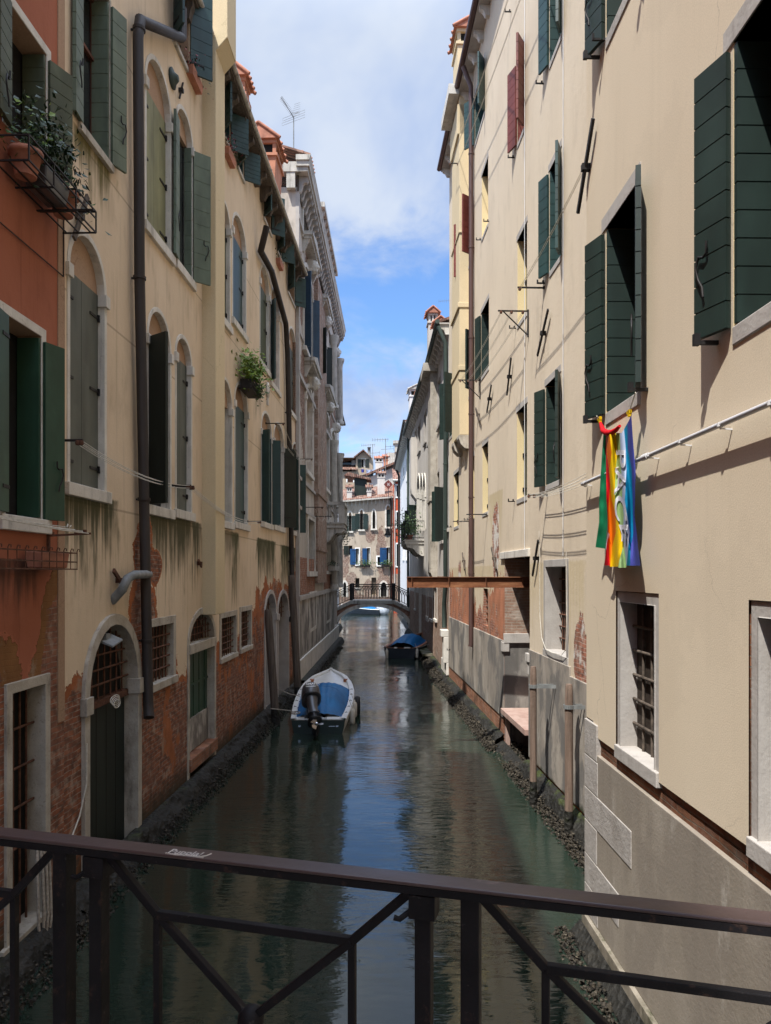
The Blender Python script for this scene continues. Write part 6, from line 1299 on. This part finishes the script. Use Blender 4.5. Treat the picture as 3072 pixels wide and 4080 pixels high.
def clotheslines():
    def arm(mb, b, s, z, k, tri=.0):
        mb.bar((s,0,z),(s,-k,z),.026)
        if tri: mb.bar((s,0,z-tri),(s,-k*.85,z),.02)
    def line(name, label, b, s0, z0, s1, z1, k, offs, tri=0, sag=.06, r=.0045, arms=(1,1), grp='washing lines strung along the house fronts'):
        t = wthing(b, name, label, 'washing line', s0, 0, z0, grp)
        def both(o):
            if arms[1]: q = o.copy(); COL.objects.link(q); q.parent = t; q.location = (s1-s0, 0, z1-z0)
        mb = MB(); arm(mb, b, 0, 0, k, tri); mb.box(-.015,.015,-.03,0,-tri-.02,.03); both(mb.build('bracket', MT['iron'], t))
        mb = MB()
        for o in offs:
            pts = [((s1-s0)*i/10, -o, (z1-z0)*i/10-sag*4*(i/10)*(1-i/10)*(1+o)) for i in range(11)]
            mb.tube(pts, r, 5); mb.tube([(x, y, z-.045) for x, y, z in pts], r, 5)
        mb.build('cord', MT['cord'], t)
        for o in offs:
            m = MB(); m.lathe([(.022,-.045),(.03,-.02),(.022,.01)], (0,-o,-.01), 8); both(m.build('pulley', MT['rust'], t))
        return t
    R = RM.P
    a = R(2107,1240); c = R(1915,1515); line('washing_line', 'empty washing line with triangular iron brackets high on the cream house in the middle', RM, a[0], a[1], c[0], c[1], .62, (.12,.35,.56), .5)
    a = R(2170,1147); line('washing_line', 'empty washing line running up behind the corner of the near cream house', RM, a[0], a[1], -9.0, a[1]+.25, .5, (.46,), 0, arms=(1,0))
    a = R(2182,1972); line('washing_line', 'three-cord washing line below the open shutters of the middle cream house', RM, a[0], a[1], -9.2, a[1]+.0, .36, (.12,.24,.34), 0, arms=(1,0))
    a = R(1860,652); line('washing_line', 'steep washing line crossing the upper floors beside the flue', RM, a[0], a[1], -12.3, 14.9, .55, (.28,.52), 0, .12)
    a = R(1942,2050); line('washing_line', 'bare washing line bracket beside the brown rain pipe', RM, a[0], a[1], -21.9, a[1], .55, (.4,), 0, .02)
    Lp = LH.P; a = Lp(215,1820)
    line('washing_line', 'long washing line from the red house corner past the grey arched shutters', LH, 8.45, 5.52, 12.6, 5.50, .33, (.27,.31), 0, .10)
    line('washing_line', 'washing line with iron arm in front of the middle arched windows of the tan house', LH, 12.75, 5.50, 18.4, 5.3, .34, (.28,.32), 0, .14)
    line('washing_line', 'washing line along the far arched windows of the tan house', LH, 20.7, 8.2, 26.5, 8.1, .55, (.3,.5), 0, .25)
    line('washing_line', 'far washing line arm on the palace wall', PA, 27.3, 6.45, 31.0, 6.4, .8, (.5,.75), 0, .2)
    t = wthing(RH, 'washing_line', 'four-cord washing line on a forked iron arm under the lower red house window', 'washing line', 8.2, 0, 4.42, 'washing lines strung along the house fronts')
    mb = MB(); mb.bar((.0,0,.0),(.10,-.45,.03),.022); mb.bar((-.10,0,.05),(.05,-.05,.03),.025); mb.box(-.01,.02,-.03,.0,-.25,.06); mb.build('bracket', MT['rust'], t)
    mb = MB()
    for o, z in ((.18,.10),(.28,.07),(.38,.05),(.43,.03)): mb.tube([(.02+.2*o,-o,z),(-.5,-o+.01,z+.0),(-2.2,-o,z+.05)], .006, 5)
    mb.tube([(-.16,-.3,.08),(-.14,-.3,.12),(-.1,-.3,.09),(-.06,-.3,.11)], .006, 5); mb.build('cord', MT['cord'], t)
    mb = MB()
    for o in (.3,.4): mb.lathe([(.02,-.02),(.02,.02)], (.06,-o,.05), 8)
    mb.build('pulley', MT['rust'], t)
clotheslines()
def planters():
    # upper rack of the red house: iron frame, then pots and trough as things of their own
    b = RH; s0, s1, z0, d = 7.05, 8.55, 7.93, .40
    t = wthing(b, 'flower_rack', 'wrought iron flower rack under the upper red house window', 'rack', s0, 0, z0, 'iron flower racks of the red house'); mb = MB(); Ls = s1-s0
    for y in (-.06,-.2,-.34): mb.bar((0,y,0),(Ls,y,0),.018,.008)
    for z in (.0,.16,.24): mb.bar((0,-d,z),(Ls,-d,z),.014)
    for s in (0,Ls*.33,Ls*.66,Ls): mb.bar((s,0,0),(s,-d,0),.016); mb.bar((s,0,.24),(s,-d,.24),.014); mb.bar((s,-d,0),(s,-d,.24),.014)
    mb.bar((Ls*.62,0,-.02),(Ls*.62,-.62,-.02),.03,.012); mb.tube([(Ls,-.02,.24),(Ls,-.02,-.5),(-.9,-.02,-.5)], .007, 5); mb.build('frame', MT['iron'], t)
    for ds, lb in ((.32,'reddish terracotta pot with rounded rim at the left end of the upper iron rack'),(1.12,'terracotta pot at the right end of the upper iron rack')):
        q = wthing(b, 'flower_pot', lb, 'pot', s0+ds, .2, z0+.012, 'terracotta pots on the upper rack'); mb = MB(); mb.lathe([(.10,0),(.145,.2),(.165,.2),(.165,.25),(.14,.25),(.12,.2)], (0,0,0), 18); mb.build('pot', MT['terr'], q)
        mb = MB(); plant(mb, (0,0,.36), .3,.25,.25, 90, .06, random.Random(int(ds*9))); mb.build('foliage', MT['leaf'], q)
    q = wthing(b, 'plant_trough', 'blue grey plant trough with dark green foliage in the upper iron rack', 'planter', s0+.72, .21, z0+.012); mb = MB(); mb.hexa([(-.22,-.10,0),(.22,-.10,0),(.22,.10,0),(-.22,.10,0),(-.26,-.13,.2),(.26,-.13,.2),(.26,.13,.2),(-.26,.13,.2)]); mb.build('trough', MT['motor_grey'], q, .01)
    mb = MB(); plant(mb, (.1,0,.5), .7,.26,.52, 620, .075, random.Random(5)); mb.build('foliage', MT['leaf_dark'], q); mb = MB(); plant(mb, (-.1,0,.62), .5,.22,.3, 60, .075, random.Random(6)); mb.build('young_leaves', MT['leaf_lime'], q); mb = MB(); stems(mb, (.1,0,.2), .3,.12,.55, 14); mb.build('stem', MT['leaf_dark'], q)
    # lower rack
    s0, s1, z0 = 6.6, 8.35, 4.05
    t = wthing(b, 'flower_rack', 'rusty wire basket rack with curled hoops below the lower red house window', 'rack', s0, 0, z0, 'iron flower racks of the red house'); mb = MB(); Ls = s1-s0; d = .27
    for z in (0,.08,.18): mb.bar((0,-d,z),(Ls,-d,z),.014); mb.bar((Ls,0,z),(Ls,-d,z),.012)
    for y in (-.02,-.14): mb.bar((0,y,0),(Ls,y,0),.012)
    n = 11
    for i in range(n+1):
        s = Ls*i/n; mb.tube([(s,0,0),(s,-d,0),(s,-d,.2),(s,-d-.012,.225),(s,-d-.03,.22),(s,-d-.03,.195)], .006, 5)
    mb.build('frame', MT['rust'], t)
    q = wthing(b, 'planter_box', 'empty terracotta planter box standing in the wire basket rack', 'planter', 7.92, .14, z0+.012); mb = MB(); mb.hexa([(-.26,-.08,0),(.30,-.08,0),(.30,.08,0),(-.26,.08,0),(-.28,-.10,.17),(.32,-.10,.17),(.32,.10,.17),(-.28,.10,.17)]); mb.build('box', MT['terr'], q, .012)
    mb = MB(); mb.box(-.25,.29,-.075,.075,.15,.174); mb.build('soil', MT['dark'], q)
    # planter with bright green shrub on the tan house
    b = LH; a = b.P(950,1440,.3)
    q = wthing(b, 'window_box', 'black iron window box with a bright green leafy plant on the tan house', 'planter', 17.9, .17, 8.35); mb = MB(); mb.box(-.5,.5,-.16,.14,0,.03)
    for i in range(12): x = -.5+i/11; mb.tube([(x,-.16,0),(x,-.17,.12),(x+.03,-.19,.2),(x,-.17,.26)], .008, 5)
    for z in (.1,.24): mb.bar((-.5,-.165,z),(.5,-.165,z),.014)
    mb.box(-.48,.48,-.13,.12,.03,.24); mb.build('box', MT['iron'], q)
    mb = MB(); plant(mb, (-.05,-.05,.52), .85,.36,.5, 700, .11, random.Random(8)); mb.build('foliage', MT['leaf_lime'], q); mb = MB(); plant(mb, (.25,-.16,.2), .5,.2,.26, 200, .07, random.Random(9), .1); mb.build('trailing_foliage', MT['leaf'], q); mb = MB(); stems(mb, (0,-.03,.25), .42,.15,.6, 16, .006); mb.build('stem', MT['leaf'], q)
    # red flower boxes at the attic windows
    for s, z, lb in ((13.7,13.05,'red geranium box at the nearest attic window of the tan house'),(16.35,13.1,'red geranium box at the attic window beyond the flue'),(22.6,13.35,'small green plant box at a far attic window of the tan house')):
        q = wthing(b, 'window_box', lb, 'planter', s, .03, z, 'flower boxes at the attic windows'); mb = MB(); mb.hexa([(-.3,-.09,0),(.3,-.09,0),(.3,.1,0),(-.3,.1,0),(-.32,-.11,.16),(.32,-.11,.16),(.32,.1,.16),(-.32,.1,.16)]); mb.build('box', MT['terr'], q)
        mb = MB(); plant(mb, (0,0,.26), .6,.24,.22, 130, .06, random.Random(int(s))); mb.build('foliage', MT['leaf_dark'], q)
        if s < 20: mb = MB(); plant(mb, (0,-.03,.32), .55,.24,.2, 70, .05, random.Random(int(s)+1)); mb.build('blossom', MT['flower'], q)
    for px, py, lb in ((1455,2250,'small window box with plants under the middle blue shutters of the closing house'),(1540,2250,'small window box with plants under the right blue shutters of the closing house')):
        p = PX(px, py, 77.7); q = thing('window_box', lb, 'planter', p, 0, 'window boxes of the closing house'); mb = MB(); mb.box(-.55,.55,-.12,.14,-.25,0); mb.build('box', MT['iron'], q); mb = MB(); plant(mb, (0,0,.15), 1.1,.3,.4, 150, .13, random.Random(px)); mb.build('foliage', MT['leaf'], q)
planters()
def roofline_bits():
    # television aerials
    def aerial(label, x, y, z0, z1, kind, rz=0):
        t = thing('tv_aerial', label, 'aerial', (x, y, z0), rz, 'television aerials on the roofs'); H = z1-z0; mb = MB(); mb.tube([(0,0,-.3),(0,0,H)], .022 if y < 60 else .035, 6); mb.build('mast', MT['pipe_grey'], t); mb = MB(); k = .011 if y < 60 else .03
        if kind == 'big':
            mb2 = mb; mb = MB()
            mb.tube([(0,0,H-.05),(-.75,-.5,H+.85)], .018, 5); mb.tube([(0,0,H-.15),(-.70,-.45,H+.95)], .014, 5)
            for i in range(12): f = .15+.8*i/11; c = Vector((-.75*f,-.5*f,H+.85*f)); mb.tube([c+Vector((-.12,.18,0)), c+Vector((.12,-.18,0))], .009, 4)
            for dz in (-.1,.5): mb.tube([(-.1,0,H+dz*.3),(.35,0,H+dz*.3+.1)], .012, 4)
            for i in range(6): z = H+.08+.13*i; mb.tube([(-.1+.03*i,.0,z),(.42,.0,z+.12)], .008, 4)
            for x0, z in ((-.75,H-.28),(-.70,H+.02)): mb.tube([(x0,.1,z-.12),(.72,-.1,z+.3),(.72,-.1,z+.14),(x0,.1,z-.28),(x0,.1,z-.12)], .009, 4)
            mb.v = [(x*.62, y*.62, (z-H)*.62+H) for x, y, z in mb.v]
        else:
            n = 9 if kind == 'comb' else 7 if kind == 'yagi' else 4
            mb.tube([(-1.5,0,H-.15),(.35,0,H-.05)], k, 4)
            for i in range(n): x_ = -1.45+i*1.7/(n-1); mb.tube([(x_,0,H-.32),(x_,0,H+.08)], k*.8, 4)
            if kind == 'yagi': mb.tube([(-.5,0,H-1.2),(.9,0,H-1.1)], k, 4); mb.tube([(.9,0,H-1.35),(.9,0,H-.9)], k*.8, 4)
        
        if kind == 'comb': mb.v = [(x*.35, y, (z-H)*.35+H) for x, y, z in mb.v]
        mb.build('antenna', MT['pipe_grey'], t)
    p = PX(1170, 650, 29.); aerial('tall television aerial with comb and box elements on the palace roof', p.x, p.y, p.z-.3, PX(1170,462,29.).z, 'big')
    for px, y0, y1, Y, kd, lb in ((1536,1905,1748,82.,'yagi','tall thin television aerial in front of the red satellite dish'),(1485,1835,1770,97.,'yagi','television aerial beside the round metal flue'),(1585,1800,1775,90.,'x','short television aerial beside the white house eave')):
        p = PX(px, y0, Y); aerial(lb, p.x, p.y, p.z, PX(px, y1, Y).z, kd)
    p = PX(1797, 1290, 29.); aerial('comb-shaped television aerial behind the flue of the cream house', 2.6, 29., 13.4, PX(1790,1195,29.).z, 'comb')
    p = PX(1547, 1930, 76.6); t = thing('satellite_dish', 'dark red square satellite dish set on its corner above the eave', 'dish', p, rad(8)); mb = MB(); r = .47
    n = 24; vs = []
    for i in range(n): a = 2*math.pi*i/n; q = r*1.0/(abs(math.cos(a))+abs(math.sin(a)))**.86; vs.append((q*math.cos(a), -.02, q*math.sin(a)))
    mb.prism([(x, z) for x, y, z in vs], -.05, .0); mb.build('panel', MT['sh_red'], t); mb = MB(); mb.tube([(0,.0,-.1),(.1,.4,-.3),(.1,.5,-1.3)], .03, 6); mb.tube([(0,-.05,-.3),(0,-.3,-.1)], .015, 5); mb.build('mount', MT['pipe_grey'], t)
    mb = MB()
    for x, z in ((-.05,.02),(.06,.02)): mb.box(x-.035,x+.035,-.056,-.049,z-.04,z+.04)
    for x, z in ((-.1,-.12),(-.03,-.13),(.05,-.12),(.11,-.13),(-.08,.12),(.1,.13)): mb.box(x-.018,x+.018,-.056,-.049,z-.02,z+.02)
    mb.build('emblem', MT['white_paint'], t)
    # washing on the roof line
    for px0, px1, y0, y1, m, lb in ((1459,1488,1870,1899,'c_sky','pale blue sheet drying in front of the gabled house'),(1439,1451,1868,1881,'c_violet','dark blue cloth drying beside the pale blue sheet')):
        a = PX(px0, y0, 90.); c = PX(px1, y1, 90.); t = thing('drying_cloth', lb, 'laundry', a, 0, 'washing hung between the roofs'); w, h = c.x-a.x, a.z-c.z; mb = MB(); mb.grid(lambda u, v: (u*w*(1-.12*v)+.06*v*w, .12*math.sin(u*9)+.02, -v*h+.06*math.sin(u*math.pi)*-1), 14, 10); mb.build('cloth', MT[m], t); mb = MB(); mb.tube([(-.4,0,0.02),(w+.4,0,.02)], .015, 4); mb.build('cord', MT['cord'], t)
    # street lamp on a bracket by the far bridge
    p = PX(1545, 2118, 50.5); t = thing('street_lamp', 'dark bell-shaped street lamp hanging from a scrolled arm by the far bridge', 'lamp', p); mb = MB(); mb.lathe([(.0,.45),(.06,.42),(.10,.3),(.17,.08),(.27,-.05),(.27,-.07)], (0,0,-.2), 14); mb.build('lamp_shade', MT['iron'], t); mb = MB(); mb.lathe([(.02,0),(.2,.1),(.22,.16),(.1,.2)], (0,0,-.42), 12); mb.build('lamp_glass', MT['hull_white'], t)
    mb = MB(); mb.tube([(0,0,.2),(0,0,.42),(1.5,0,.50)], .025, 6)
    for c0, r0 in (((.6,.36),.09),((.95,.37),.11)): mb.tube([(c0[0]+r0*math.cos(a*.5),0,c0[1]+r0*math.sin(a*.5)) for a in range(12)], .014, 4)
    mb.build('lamp_arm', MT['iron'], t)
    # flood light in the arch of the dark water door
    b = LH; a = b.P(452, 2545, .1); t = wthing(b, 'flood_light', 'pale grey flood light fixed in the arch of the dark water door', 'lamp', a[0], .02, a[1]); mb = MB(); mb.box(-.09,.05,-.02,.12,.0,.07); mb.hexa([(-.17,-.14,-.10),(.17,-.14,-.04),(.17,.02,.02),(-.17,.02,-.04),(-.17,-.14,-.08),(.17,-.14,-.02),(.17,.02,.05),(-.17,.02,-.01)]); mb.build('housing', MT['pipe_grey'], t); mb = MB(); mb.bar((0,.1,.05),(.0,.22,.12),.03); mb.build('arm', MT['iron'], t)
    # ropes on the left wall
    t = wthing(b, 'hanging_rope', 'coil of pale rope tied to the grating above the dark water door', 'rope', 10.1, .0, 2.34, 'old ropes hanging on the left wall'); mb = MB()
    for i in range(4): mb.tube([(.16*math.cos(k*.55)*(1-.1*i), -.03-.01*i, -.05-.02*i+.055*math.sin(k*.55)) for k in range(13)], .006, 5)
    mb.build('coil', MT['cord'], t)
    t = wthing(b, 'hanging_rope', 'thin white rope slung from the jamb of the dark water door', 'rope', 9.16, .06, 1.9, 'old ropes hanging on the left wall'); mb = MB(); mb.tube([(0,0,0),(-.01,0,-.5),(-.16,.02,-.85),(-.36,.03,-1.05),(-.48,.03,-1.2)], .010, 5); mb.build('cord', MT['cord'], t)
    t = wthing(RH, 'hanging_rope', 'bundle of thick old ropes hanging below the barred red house window', 'rope', 7.95, .10, 1.0, 'old ropes hanging on the left wall'); mb = MB()
    for i, x in enumerate((-.16,-.05,.03,.1)): mb.tube([(x*.4,.05,.15),(x,0,-.1),(x*1.1,-.02,-.55-.06*i),(x*.7,0,-.95),(x*.9,.0,-1.05-.05*i)], .016, 6)
    mb.build('strand', MT['rope'], t)
    t = wthing(RM, 'hanging_cable', 'loose pale cable looping down the cream wall beside the tall barred window', 'cable', RM.S(2148), .03, 4.7); s0 = RM.S(2148); mb = MB(); pts = [(2150,2115),(2153,2240),(2152,2440),(2160,2540),(2176,2585),(2200,2600),(2240,2610),(2256,2590),(2260,2480),(2258,2200)]
    mb.tube([(RM.P(x,y,.05)[0]-s0, -.03, RM.P(x,y,.05)[1]-4.7) for x, y in pts], .006, 5); mb.build('cable', MT['cord'], t)
roofline_bits()
